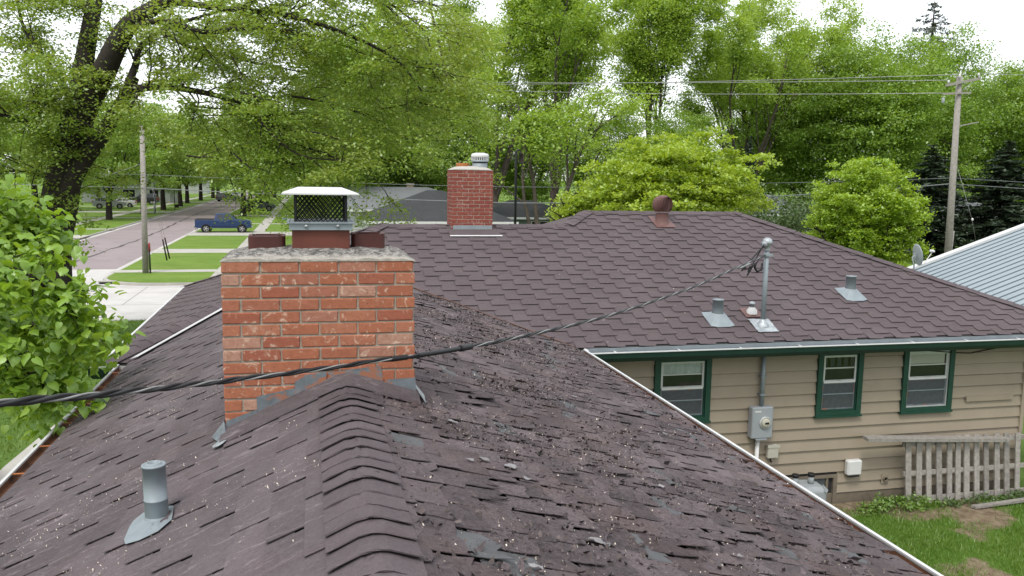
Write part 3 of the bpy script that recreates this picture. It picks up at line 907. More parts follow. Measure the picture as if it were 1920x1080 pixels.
for k in range(1, 4):
    b = MB(); y_ = CY0 + k * .17; zz = roof_z(CX1 + .02, y_)
    b.prism([(CX1 + .003, y_, zz), (CX1 + .003, y_ + .15, zz), (CX1 + .003, y_ + .15, zz + .1), (CX1 + .003, y_, zz + .1)], (.003, 0, 0)); b.build('step_flashing', m_galv2, ch1)

# second chimney astride the main ridge
DX0, DX1, DY0, DY1 = 2.13, 2.765, 12.88, 13.34
DT = zat(884, 319, DY0)
ch2 = MB().box((DX0 + .004, DY0 + .004, z1 - .3), (DX1 - .004, DY1 - .004, DT - .001)).build('brick_chimney', m_mortar2 if False else m_mortar, house)
ch2['label'] = 'slim red brick chimney on the far ridge'
dz = lambda x, y: EAVE + SM * min(y - YM, 2 * W1 - (y - YM))
brick_face(ch2, (DX0, DY0, 0), (1, 0, 0), (0, -1, 0), DX1 - DX0, DT, dz, .0495, .008, .163, m_brick2, depth=.08)
brick_face(ch2, (DX1, DY0 + .085, 0), (0, 1, 0), (1, 0, 0), DY1 - DY0 - .17, DT, dz, .0495, .008, .163, m_brick2, depth=.08, lap=1)
brick_face(ch2, (DX0, DY1 - .085, 0), (0, -1, 0), (-1, 0, 0), DY1 - DY0 - .17, DT, dz, .0495, .008, .163, m_brick2, depth=.08, lap=1)
brick_face(ch2, (DX1, DY1, 0), (-1, 0, 0), (0, 1, 0), DX1 - DX0, DT, dz, .0495, .008, .163, m_brick2, m_brick2, depth=.08)
crown(ch2, DX0, DX1, DY0, DY1, DT, .055, m_walk, .006, 16, .003)
c1 = at(868, 312, DY0 + .2)
MB().lathe([(.098, -.12), (.1, .03), (.1, .055), (.082, .055), (.078, -.1)], (c1.x, DY0 + .22, DT + .05), 20).build('flue_tile', m_orangetile, ch2)
c2 = at(900, 318, DY0 + .2)
cz = zat(900, 316, DY0 + .1)
cc = (c2.x, DY0 + .22, cz)
cp = MB().lathe([(.1, -.08), (.1, .06)], cc, 20).build('flue_pipe', m_turbine, ch2)
MB().lathe([(.115, .0), (.118, .085), (.1, .085)], cc, 24).build('cap_collar', m_galv, ch2)
MB().lathe([(.135, .105), (.135, .125), (.125, .13)], cc, 24).build('cap_band', m_galv, ch2)
MB().lathe([(.09, .08), (.118, .1), (.118, .17), (.11, .2)], cc, 24).build('cap_louvre', m_black, ch2)
vn = MB()
for k in range(28):
    a = 2 * math.pi * k / 28; x, y = cc[0] + .131 * math.cos(a), cc[1] + .131 * math.sin(a)
    vn.prism([(x - .006, y - .004, cz + .125), (x + .006, y - .004, cz + .125), (x + .006, y + .004, cz + .125), (x - .006, y + .004, cz + .125)], (0, 0, .05))
vn.build('cap_slats', m_whitemetal, ch2)
MB().lathe([(.134, .168), (.14, .175), (.138, .205), (.12, .228), (.07, .24), (0, .242)], cc, 24).build('cap_dome', m_whitemetal, ch2)
fz = EAVE + SM * (DY0 - YM)
b = MB(); b.box((DX0 + .02, DY0 - .012, fz - .02), (DX1 - .01, DY0 - .004, fz + .085)); b.build('base_flashing', m_galv, ch2)
b = MB(); yy = DY0 - .2; b.prism([(DX0 - .06, DY0 - .01, EAVE + SM * (DY0 - YM) + .022), (DX1 + .05, DY0 - .01, EAVE + SM * (DY0 - YM) + .022), (DX1 + .11, yy, EAVE + SM * (yy - YM) + .022), (DX0 - .06, yy, EAVE + SM * (yy - YM) + .022)], (0, 0, .004)); b.build('chimney_apron', m_sh_main, ch2)
b = MB(); b.prism([(DX0 - .06, yy, EAVE + SM * (yy - YM) + .024), (DX1 + .11, yy, EAVE + SM * (yy - YM) + .024), (DX1 + .11, yy - .025, EAVE + SM * (yy - .025 - YM) + .024), (DX0 - .06, yy - .025, EAVE + SM * (yy - .025 - YM) + .024)], (0, 0, .006)); b.build('apron_edge', m_whitemetal, ch2)

# ------------------------------------------------------------------ things through the main roof
kM = EAVE - SM * YM
nM = Vector((0, -SM, 1))
def onroof(px, py): return onplane(px, py, nM, kM)
def roof_vent(px, py, hpx, r, label):
    p = onroof(px, py)
    v = MB(); s = .17
    n = 16
    top = [Vector((p.x + (r + .008) * math.cos(2 * math.pi * k / n), p.y + (r + .008) * math.sin(2 * math.pi * k / n), p.z + .10 + SM * .3 * (r * math.sin(2 * math.pi * k / n)))) for k in range(n)]
    q = []
    for k in range(n):
        a = 2 * math.pi * k / n; ca, sa = math.cos(a), math.sin(a)
        t = min((s / abs(ca)) if abs(ca) > 1e-6 else 9, ((.20 if sa < 0 else .16) / abs(sa)) if abs(sa) > 1e-6 else 9)
        q.append(Vector((p.x + ca * t, p.y + sa * t, p.z + SM * sa * t + .022)))
    q2 = [b_.lerp(t, .08) for b_, t in zip(q, top)]
    v.add(q + top, [(k, (k + 1) % n, n + (k + 1) % n, n + k) for k in range(n)])
    v.poly([b_ + Vector((0, 0, -.004)) for b_ in q])
    f = v.build('vent_flashing', m_galv, house); f['label'] = label
    h = hpx
    MB().lathe([(r, .06), (r, h), (r + .006, h), (r + .006, h + .012), (r - .012, h + .012), (r - .014, h - .05), (0, h - .05)], (p.x, p.y, p.z), 18).build('vent_pipe', m_galv, f)
    return f
roof_vent(1345, 600, .27, .072, 'galvanised vent beside the electric mast')
roof_vent(1594, 553, .27, .072, 'galvanised vent farther up the slope')
p = onroof(1408, 588)
sv = MB(); sv.prism([(p.x - .13, p.y - .12, p.z - SM * .12 + .022), (p.x + .15, p.y - .12, p.z - SM * .12 + .022), (p.x + .12, p.y + .1, p.z + SM * .1 + .022), (p.x - .13, p.y + .1, p.z + SM * .1 + .022)], (0, 0, .004))
sv = sv.build('small_vent', m_turbine, house)
MB().lathe([(.075, -.02), (.07, .03), (.045, .06), (.04, .075)], (p.x, p.y - .02, p.z + .02), 16).build('vent_boot', m_white, sv)
MB().lathe([(.03, .06), (.03, .11), (.045, .11), (.04, .135), (.02, .15), (0, .152)], (p.x, p.y - .02, p.z + .02), 16).build('vent_hat', m_lead, sv)
# whirling turbine vent
p = onroof(1241, 418)
tb = MB(); s = .17
tb.prism([(p.x - s, p.y - .2, p.z - SM * .2 + .02), (p.x + s, p.y - .2, p.z - SM * .2 + .02), (p.x + s, p.y + .2, p.z + SM * .2 + .02), (p.x - s, p.y + .2, p.z + SM * .2 + .02)], (0, 0, .005))
tb = tb.build('turbine_base', m_turbine, house)
MB().lathe([(.14, -.04), (.11, .03), (.105, .15), (.11, .16)], p, 20).build('turbine_neck', m_turbine, tb)
zc = p.z + .30
MB().lathe([(.125, -.115), (.13, -.10)], (p.x, p.y, zc), 20).build('turbine_collar', m_turbine, tb)
for k in range(22):
    a0 = 2 * math.pi * k / 22
    L_ = []; R2 = []
    for j in range(7):
        ph = -.95 + j / 6 * 2.2
        rr = .165 * math.cos(ph * .86) + .005; zz = .15 * math.sin(ph * .95)
        a = a0 + j * .05
        L_.append(Vector((p.x + rr * math.cos(a), p.y + rr * math.sin(a), zc + zz)))
        R2.append(Vector((p.x + rr * .76 * math.cos(a + .26), p.y + rr * .76 * math.sin(a + .26), zc + zz)))
    v = MB()
    for j in range(6): v.poly([L_[j], R2[j], R2[j + 1], L_[j + 1]], True)
    v.build('vane', m_turbine, tb)
MB().lathe([(.09, .11), (.088, .135), (.05, .15), (0, .154)], (p.x, p.y, zc), 18).build('turbine_top', m_turbine, tb)
# electric mast
mp = onroof(1430, 612)
mt = at(1436, 462, mp.y)
ms = MB().tube([mp, (mp.x, mp.y, mt.z)], .032, 12).build('service_mast', m_galv, house)
bf = MB(); s = .15
N_ = 8
V = []
for j in range(N_ + 1):
    for i in range(N_ + 1):
        a, c = -s + 2 * s * i / N_, -s - .02 + 2 * s * j / N_
        V.append((mp.x + a + rng.uniform(-.006, .006), mp.y + c + rng.uniform(-.006, .006), mp.z + SM * c + .024 + rng.uniform(0, .008)))
bf.add(V, [(j * 9 + i, j * 9 + i + 1, j * 9 + i + 10, j * 9 + i + 9) for j in range(8) for i in range(8)])
bf.build('mast_flashing', m_lead, ms)
MB().lathe([(.085, .0), (.075, .04), (.045, .06), (.042, .10), (.033, .10)], (mp.x, mp.y, mp.z), 14).build('mast_boot', m_lead, ms)
hz = mt.z
hd = MB(); hd.lathe([(.038, -.05), (.04, .02), (.062, .03), (.068, .06), (.055, .095), (.025, .115), (0, .118)], (mp.x - .005, mp.y - .01, hz), 16)
hd.lathe([(.03, 0), (.042, .06), (.046, .07), (0, .07)], (mp.x - .02, mp.y - .02, hz + .05), 12, (-.8, -.35, -.35))
hd.build('weatherhead', m_lead, ms)
MB().box((mp.x - .05, mp.y - .045, hz - .13), (mp.x + .07, mp.y + .03, hz - .10)).build('mast_clamp', m_galv, ms)
an = Vector((mp.x - .05, mp.y - .06, hz - .115))
for k, (dx, dz_) in enumerate(((-.30, -.26), (-.22, -.34), (-.16, -.24), (-.24, -.20))):
    h0 = Vector((mp.x - .06, mp.y - .05, hz + .03))
    e_ = an + Vector((-.12 - .05 * k, -.02, -.07 - .03 * k))
    pts = []
    for j in range(13):
        t = j / 12
        q = h0.lerp(e_, t); q.x += dx * math.sin(math.pi * t) * .75; q.z += dz_ * math.sin(math.pi * t) * .8; q.y += .02 * math.sin(5 * t + k)
        pts.append(q)
    MB().tube(pts, .008, 6).build('drip_loop', m_wire_black, ms)
MB().tube([an + Vector((-.13, 0, -.10)), an + Vector((-.15, 0, -.16)), an + Vector((-.11, 0, -.21)), an + Vector((-.05, 0, -.19)), an + Vector((-.04, 0, -.10))], .016, 6).build('splice_wire', m_wire_black, ms)

# vent pipe low on the near slope
vp_ = onplane(295, 975, Vector((-SLF, 0, 1)), EAVE - SLF * XL)
vt = at(288, 872, vp_.y)
hgt = vt.z - vp_.z
lean = Vector((vt.x - vp_.x, 0, hgt))
pp = MB(); axv = lean.normalized()
pp.lathe([(.0485, -.03), (.0485, hgt * .38), (.0500, hgt * .385), (.0500, hgt * .40), (.0475, hgt * .405), (.0475, hgt - .004), (.0505, hgt - .004), (.0505, hgt + .004), (.040, hgt + .006), (.034, hgt - .002), (.031, hgt + .012), (.025, hgt + .012), (.024, hgt - .09), (0, hgt - .09)], vp_, 22, axv)
vpipe = pp.build('vent_pipe', m_galv, d_left)
MB().lathe([(.0236, hgt - .01), (0, hgt - .01)], vp_, 16, axv).build('pipe_mouth', m_black, vpipe)
b = MB(); q = []
for (u, v, h) in ((-.155, -.02, .03), (-.05, -.15, .03), (.03, -.16, .026), (.115, .02, .03), (.10, .16, .026), (-.02, .17, .026)):
    x, y = vp_.x + u, vp_.y + v
    q.append(Vector((x, y, EAVE + SLF * (x - XL) + .016)))
n = 18
tp = [vp_ + Vector((.05 * math.cos(2 * math.pi * k / n), .05 * math.sin(2 * math.pi * k / n), .015)) for k in range(n)]
fp = []
OUT = [tuple((onplane(x_, y_, Vector((-SLF, 0, 1)), EAVE - SLF * XL) - vp_).xy) for x_, y_ in ((228, 1030), (264, 1020), (302, 1001), (322, 985), (326, 955), (290, 958), (262, 972), (246, 988))]
ring_ = []
for k in range(n):
    a = 2 * math.pi * k / n; best = None
    for i in range(len(OUT)):
        (x0_, y0_), (x1_, y1_) = OUT[i - 1], OUT[i]
        ca, sa = math.cos(a), math.sin(a); den = ca * (y1_ - y0_) - sa * (x1_ - x0_)
        if abs(den) < 1e-9: continue
        t = (x0_ * (y1_ - y0_) - y0_ * (x1_ - x0_)) / den; s_ = (x0_ * sa - y0_ * ca) / den
        if t > 0 and -1e-6 <= s_ <= 1 + 1e-6 and (best is None or t > best): best = t
    best = best or .1
    x, y = vp_.x + best * math.cos(a), vp_.y + best * math.sin(a)
    ring_.append(Vector((x, y, EAVE + SLF * (x - XL) + .018)))
b.add(ring_ + tp, [(k, (k + 1) % n, n + (k + 1) % n, n + k) for k in range(n)]); b.build('vent_flashing', m_galv, d_left)
MB().lathe([(.058, .004), (.054, .014), (.049, .024)], vp_, 20, axv).build('pipe_collar', m_galv, vpipe)

# ------------------------------------------------------------------ litter on the roofs
m_litter = mat('dry petals and chips', (.58, .51, .43), .9, .3, 30, rnd=.55)
m_chip = mat('torn felt chips', (.11, .088, .083), .95, .3, 20, rnd=.5)
m_flake = mat('pale backing flake', (.27, .26, .265), .9, .2, 25, rnd=.2)
def litter(name, pl, region, n, size, m, seed, dens=None, h0=.008):
    r_ = random.Random(seed); b = MB()
    us = [p[0] for p in region]; vs_ = [p[1] for p in region]; c = 0; tries = 0
    while c < n and tries < n * 40:
        tries += 1
        u, v = r_.uniform(min(us), max(us)), r_.uniform(min(vs_), max(vs_))
        ins = all((region[(i + 1) % 4][0] - region[i][0]) * (v - region[i][1]) - (region[(i + 1) % 4][1] - region[i][1]) * (u - region[i][0]) > 0 for i in range(len(region)))
        if not ins or (dens and r_.random() > dens(u, v)): continue
        s = size[0] + (size[1] - size[0]) * r_.random() ** 2; a = r_.uniform(0, 6.3)
        h = h0 + r_.uniform(0, .014)
        tl = r_.uniform(-.9, .9); tl2 = r_.uniform(-.9, .9)
        k_ = r_.choice((3, 4, 5))
        P = []
        for i in range(k_):
            an_ = a + 2 * math.pi * i / k_ + r_.uniform(-.3, .3); rr = s * r_.uniform(.5, 1) * (1 if i % 2 else .7)
            du, dv = rr * math.cos(an_), rr * math.sin(an_) * .7
            P.append(pl.P(u + du, v + dv, h + du * tl + dv * tl2))
        b.poly(P); c += 1
    o = b.build(name, m); stuff(o); return o
from mathutils import noise as mn
RR = reg(pr, [(XR, 1.5, EAVE), (XR, YM - .1, EAVE), (RX + .15, JY - .4, RZ - .05), (RX + .15, 1.5, RZ - .05)])
def dn(u, v): return max(.03, .42 + 1.1 * mn.noise(Vector((u * 1.3, v * 1.6, 3.1)))) * (1 if v > .9 else .55)
o = litter('roof_litter', pr, RR, 9000, (.002, .010), m_litter, 21, dn); o['label'] = 'pale seed and petal litter over the worn roof slope'
o = litter('shingle_debris', pr, RR, 15000, (.004, .026), m_chip, 22, dn); o['label'] = 'dark crumbled shingle debris on the worn roof slope'
o = litter('shingle_debris', pr, RR, 1500, (.012, .045), m_sh_worn, 25, dn, .012); o['label'] = 'broken shingle scraps strewn over the worn roof slope'
LLr = reg(pl_, [(XL, YM - .1, EAVE), (XL, 1.4, EAVE), (RX - .13, 1.4, RZ - .05), (RX - .13, 4.6, RZ - .05)])
def dl(u, v): return max(.02, .25 + 1.3 * mn.noise(Vector((u * 2.6, v * .8, 8.3))))
o = litter('roof_litter', pl_, LLr, 6000, (.002, .009), m_litter, 23, dl); o['label'] = 'scattered petal litter over the smooth roof slope'
MMr = reg(pm, [(2.5, YM + .1, EAVE), (XE - .5, YM + .1, EAVE), (8, 12.5, z1), (4, 12.5, z1)])
o = litter('roof_litter', pm, MMr, 260, (.006, .014), m_litter, 24, None, .012); o['label'] = 'sparse specks over the far brown roof'
FLK = ('large pale torn flake amid the rubble midway along the worn slope', 'pale torn flake just beside the largest flake, nearer the ridge caps', 'squarish pale flake alone in the middle of the worn slope', 'ragged pale flake low on the worn slope above the lower picture edge',
       'small pale chip touching the ragged flake low on the slope', 'small oblong pale flake below the first window', 'long pale flake close to the ridge caps near the chimney', 'small pale flake below the long one, near the ridge caps', 'small pale flake nearest the lower end of the white gutter',
       'thin pale flake near the white gutter below the meter box', 'pale chip at the very bottom of the worn slope', 'pale flake tight against the chimney corner, high on the slope', 'long pale flake near the far valley, above the first window', 'small pale chip between the largest and the squarish flake')
for i, (px, py, s) in enumerate(((955, 882, .05), (905, 868, .04), (1236, 918, .035), (1115, 1022, .05), (1135, 1030, .03), (1245, 818, .03), (845, 797, .05), (880, 870, .035), (1385, 1050, .03), (1420, 975, .03), (1000, 1072, .035), (795, 602, .05), (1075, 748, .05), (985, 905, .03))):
    p = onplane(px, py, Vector((SR, 0, 1)), EAVE + SR * XR)
    u, v = pr.uv(p); r_ = random.Random(i); b = MB(); P = []
    for k in range(9):
        a = 2 * math.pi * k / 9; rr = s * r_.uniform(.5, 1.1)
        P.append(pr.P(u + rr * math.cos(a) * .55, v + rr * math.sin(a) * .8, .017 + r_.uniform(0, .008)))
    b.prism(P, pr.N * .002)
    o = b.build('shingle_flake', m_flake)
    tag(o, FLK[i], 'roof debris', 'torn flakes on the worn roof slope')
# ------------------------------------------------------------------ ground, roads, walks
def grass_mat(name, a, bcol, dry, damt, sc1=.25):
    m, t, bs = _new(name)
    c = _ramp(t, _noise(t, sc1, 6, .65), [(.35, a), (.65, bcol)])
    c = _mix(t, _ramp(t, _noise(t, 14, 5, .75), [(.3, .5), (.6, 0)]), c, tuple(k * .55 for k in a))
    c = _mix(t, _ramp(t, _noise(t, .5, 7, .7, .5), [(.55, 0), (.75, damt)]), c, dry)
    t.links.new(c, bs.inputs['Base Color']); bs.inputs['Roughness'].default_value = .95; bs.inputs['Specular IOR Level'].default_value = .1
    _bump(t, bs, _noise(t, 30, 5, .8), .7, .04)
    return m
m_grass = grass_mat('mown lawn', (.115, .195, .032), (.165, .25, .045), (.22, .225, .08), .5, .35)
m_ground = grass_mat('rough grass', (.085, .15, .03), (.115, .19, .04), (.16, .14, .07), .5)
def sheet(name, pts, m, dz=0):
    b = MB(); b.poly([(p[0], p[1], (p[2] if len(p) > 2 else gz(p[1])) + dz) for p in pts]); return struct(b.build(name, m))
# one sheet of land out to the horizon, stepped down where the cross street begins
ys = [-300, -60, -20, 0, 5, 9, 14, 18, 22, 26, 30, 32.9, 33.05, 36, 40, 60, 120, 300, 900, 1500]
def land(y): return gz(y) if y <= 32.95 else gz(y) - .16 if y < 40 else STREET - .16
xs = [-1500, -300, -100, -40, -20, -10, 0, 10, 20, 60, 150, 400, 1500]
V = [(x, y, land(y)) for y in ys for x in xs]; nx_ = len(xs)
MB().add(V, [(j * nx_ + i, j * nx_ + i + 1, (j + 1) * nx_ + i + 1, (j + 1) * nx_ + i) for j in range(len(ys) - 1) for i in range(nx_ - 1)]).build('ground', m_ground)
bpy.data.objects['ground']['kind'] = 'structure'
RZ0 = STREET - .16
cs = MB(); 
yy = [33.06, 36, 40, 46.6]
for a, c in zip(yy[:-1], yy[1:]):
    cs.poly([(-150, a, land(a + .001) + .006), (150, a, land(a + .001) + .006), (150, c, land(c + .0) + .006), (-150, c, land(c) + .006)])
struct(cs.build('cross_street', m_concrete))
sheet('road', [(-18.9, 46.61, RZ0), (-10.7, 46.61, RZ0), (-10.7, 420, RZ0), (-18.9, 420, RZ0)], m_road, .008)
sheet('concrete_apron', [(-18.9, 46.62, RZ0), (-10.7, 46.62, RZ0), (-10.7, 54.8, RZ0), (-18.9, 54.8, RZ0)], m_concrete, .012)
# crooked tar seam down the road
b = MB(); r_ = random.Random(3); x = -14.7; P = []
for k in range(60):
    y = 58 + k * 1.9; P.append((x + .5 * math.sin(k * .13) + r_.uniform(-.12, .12), y))
for (a, c) in zip(P[:-1], P[1:]):
    w = r_.uniform(.05, .14); b.poly([(a[0] - w, a[1], RZ0 + .013), (a[0] + w, a[1], RZ0 + .013), (c[0] + w, c[1], RZ0 + .013), (c[0] - w, c[1], RZ0 + .013)])
struct(b.build('road_marking', m_tar))['kind'] = 'structure'
def joints(name, lines, z, w=.03):
    b = MB()
    for (x0, y0, x1, y1) in lines:
        d = Vector((x1 - x0, y1 - y0, 0)).normalized(); n = Vector((-d.y, d.x, 0)) * w
        b.poly([(x0 - n.x, y0 - n.y, z), (x0 + n.x, y0 + n.y, z), (x1 + n.x, y1 + n.y, z), (x1 - n.x, y1 - n.y, z)][::-1])
    struct(b.build(name, m_tar))
joints('pavement_line', [(-19, 44.0, 20, 44.0), (-19, 40.0, 20, 40.0)] + [(x, 40.01, x, 46.5) for x in range(-18, 20, 5)], RZ0 + .010, .012)
def block(side, x_in, x_out, name):
    """raised turf behind a kerb with a rounded street corner"""
    s = side
    def outl(off, r=3.0):
        xi = x_in + s * off; y_ = 46.6 + off; P = [(x_out, y_)]
        for k in range(7):
            a = math.radians(15 * k); P.append((xi + s * r * (1 - math.sin(a)), y_ + r * (1 - math.cos(a))))
        P += [(xi, 420), (x_out, 420)]
        return P if s < 0 else P
    for off, z, nm, m in ((-.45, RZ0 + .016, 'gutter_pan', m_concrete), (0, STREET - .01, 'kerb', m_walk), (.16, STREET + .006, 'lawn', m_grass)):
        o = outl(off)
        b = MB()
        if nm == 'gutter_pan':
            b.poly([(x, y, z) for x, y in (o if s > 0 else o[::-1])][::1])
        else:
            b.prism([(x, y, z) for x, y in o][::-1 if s > 0 else 1], (0, 0, -.2))
        struct(b.build(nm, m))
block(1, -10.75, 150, 'a')
block(-1, -18.85, -150, 'b')
LZ = STREET + .010
def slab(name, x0, x1, y0, y1, m=m_walk, z=LZ): return sheet(name, [(x0, y0, z), (x1, y0, z), (x1, y1, z), (x0, y1, z)], m)
slab('sidewalk', -5.25, -4.15, 46.9, 420)
joints('sidewalk_line', [(-5.25, 48 + 1.5 * k, -4.15, 48 + 1.5 * k) for k in range(60)], LZ + .004, .012)
slab('sidewalk', -24.6, -23.4, 46.9, 420)
for y0, y1 in ((51.6, 52.9), (63.9, 67.2), (81.5, 86.8), (100, 101.2), (118, 122), (146, 150)):
    slab('driveway', -10.9, -5.26, y0, y1, m_walk)
    slab('driveway', -4.14, 3, y0, y1, m_walk) if y0 > 53 else None
for y0, y1 in ((78, 82), (90, 91.2), (112, 113.2), (127, 131), (148, 149.2), (170, 174), (195, 196)):
    slab('driveway', -23.39, -18.7, y0, y1, m_walk); slab('driveway', -40, -24.61, y0, y1, m_walk)
# walk beside the near house, following the fall of the ground
b = MB(); yy = [4, 9, 14, 20, 26, 32.9]
for a, c in zip(yy[:-1], yy[1:]): b.poly([(-4.55, a, gz(a) + .008), (-3.6, a, gz(a) + .008), (-3.6, c, gz(c) + .008), (-4.55, c, gz(c) + .008)])
struct(b.build('path', m_walk))
MB().box((-60, 32.78, gz(33) - .3), (60, 33.0, gz(33) + .02)).build('kerb', m_walk)['kind'] = 'structure'
# storm drain in the corner kerb
sd = MB().box((-10.62, 47.55, RZ0), (-9.75, 47.75, STREET + .02)).build('storm_drain', m_walk)
tag(sd, 'kerb inlet storm drain with dark slot at the street corner', 'storm drain')
dm = MB().box((-10.55, 47.53, RZ0 + .02), (-9.82, 47.548, STREET - .035)).build('slot', m_black, sd)

# lawn in the yard below the tan wall: turf, soil showing through, blades
rg = random.Random(31)
def bare(x, y):
    v = mn.fractal(Vector((x * .9, y * .9, 1.7)), 1, 2, 4)
    edge = max(0, 1 - (10.05 - y) / 1.3) * .55 + max(0, (6.6 - x) / 2.5) * .5 + max(0, 1 - abs(y - (8.3 - (x - 6) * .3)) / .8) * .25
    return v * .9 + edge * .8 - .18
b = MB(); NX, NY = 90, 90; X0, X1_, Ya, Yb = 3.3, 13, 2.5, 10.13
me = None; V = []; cols_ = []
for j in range(NY + 1):
    for i in range(NX + 1):
        x, y = X0 + (X1_ - X0) * i / NX, Ya + (Yb - Ya) * j / NY
        V.append((x, y, gz(y) + .02 + .018 * mn.noise(Vector((x * 2, y * 2, 0))))); cols_.append(min(1, max(0, bare(x, y) * 2.2)))
b.add(V, [(j * (NX + 1) + i, j * (NX + 1) + i + 1, (j + 1) * (NX + 1) + i + 1, (j + 1) * (NX + 1) + i) for j in range(NY) for i in range(NX)], True)
m_yard, t, bs = _new('yard turf and soil')
at_ = _n(t, 'ShaderNodeAttribute', _attribute_name='bare')
nz = _noise(t, 20, 6, .75)
mm = _n(t, 'ShaderNodeMath', _operation='MULTIPLY_ADD'); t.links.new(nz, mm.inputs[0]); mm.inputs[1].default_value = .9; mm.inputs[2].default_value = -.45
m2_ = _n(t, 'ShaderNodeMath', _operation='ADD'); t.links.new(at_.outputs['Fac'], m2_.inputs[0]); t.links.new(mm.outputs[0], m2_.inputs[1])
f = _ramp(t, m2_.outputs[0], [(.3, 0), (.6, 1)])
soil = _ramp(t, _noise(t, 9, 6, .7), [(.3, (.12, .085, .055)), (.7, (.29, .235, .16))])
turf = _ramp(t, _noise(t, 1.2, 5, .6), [(.3, (.06, .125, .016)), (.7, (.09, .165, .025))])
t.links.new(_mix(t, f, turf, soil), bs.inputs['Base Color']); bs.inputs['Roughness'].default_value = .95; bs.inputs['Specular IOR Level'].default_value = .1
_bump(t, bs, _noise(t, 40, 5, .8), .8, .03)
o = struct(b.build('lawn', m_yard))
ca = o.data.attributes.new('bare', 'FLOAT', 'POINT'); ca.data.foreach_set('value', cols_)
m_blade = leaf_mat('grass blade', (.085, .18, .02), (.13, .24, .03), (.19, .28, .06), .35, .8)
def blades(name, n, x0, x1, y0, y1, h, dens, m, seed, w=.006, zoff=.02):
    r = np.random.default_rng(seed); x = r.uniform(x0, x1, n * 3); y = r.uniform(y0, y1, n * 3)
    keep = [k for k in range(n * 3) if r.random() < dens(x[k], y[k])][:n]
    x, y = x[keep], y[keep]; k = len(x)
    a = r.uniform(0, 6.28, k); hh = r.uniform(h * .5, h * 1.4, k); le = r.uniform(.1, .7, k) * hh; b_ = r.uniform(0, 6.28, k)
    z = np.array([gz(q) for q in y]) + zoff - .01
    V = np.empty((k, 3, 3)); ww = w * r.uniform(.7, 1.4, k)
    V[:, 0] = np.c_[x - ww * np.cos(a), y - ww * np.sin(a), z]; V[:, 1] = np.c_[x + ww * np.cos(a), y + ww * np.sin(a), z]
    V[:, 2] = np.c_[x + le * np.cos(b_), y + le * np.sin(b_), z + hh]
    o = put(name, np_mesh(name, V.reshape(-1, 3), np.arange(3 * k).reshape(-1, 3), m)); stuff(o); return o
blades('grass', 95000, 4.6, 12, 4.2, 10.1, .055, lambda x, y: max(0, min(1, .85 - bare(x, y) * 1.7)), m_blade, 5)['label'] = 'patchy green grass in the yard below the tan wall'
blades('grass', 45000, -13, -2.2, 11, 32.7, .07, lambda x, y: .0 if -4.6 < x < -3.55 else .8, leaf_mat('lawn blade', (.085, .17, .022), (.13, .235, .035), (.17, .25, .06), .3, .5), 6, .016, .0)['label'] = 'mown grass along the walk beside the house'

# ------------------------------------------------------------------ foliage
def leaves_mesh(name, C, size, m, seed, up=.5, aspect=.62, fold=.25, jitter=.4):
    r = np.random.default_rng(seed); n = len(C)
    N = r.normal(size=(n, 3)); N[:, 2] = np.abs(N[:, 2]) + up; N /= np.linalg.norm(N, axis=1)[:, None]
    T = r.normal(size=(n, 3)); T -= N * (T * N).sum(1)[:, None]; T /= np.linalg.norm(T, axis=1)[:, None]
    B = np.cross(N, T)
    s = (size * r.uniform(1 - jitter, 1 + jitter, n))[:, None]
    V = np.empty((n, 4, 3))
    V[:, 0] = C - T * s * .5; V[:, 1] = C + B * s * aspect * .5 - N * s * fold * .3; V[:, 2] = C + T * s * .5 - N * s * fold * .5; V[:, 3] = C - B * s * aspect * .5 - N * s * fold * .3
    return np_mesh(name, V.reshape(-1, 3), np.arange(4 * n).reshape(-1, 4), m)
def rot_about(v, ax, a): return Matrix.Rotation(a, 3, ax) @ v
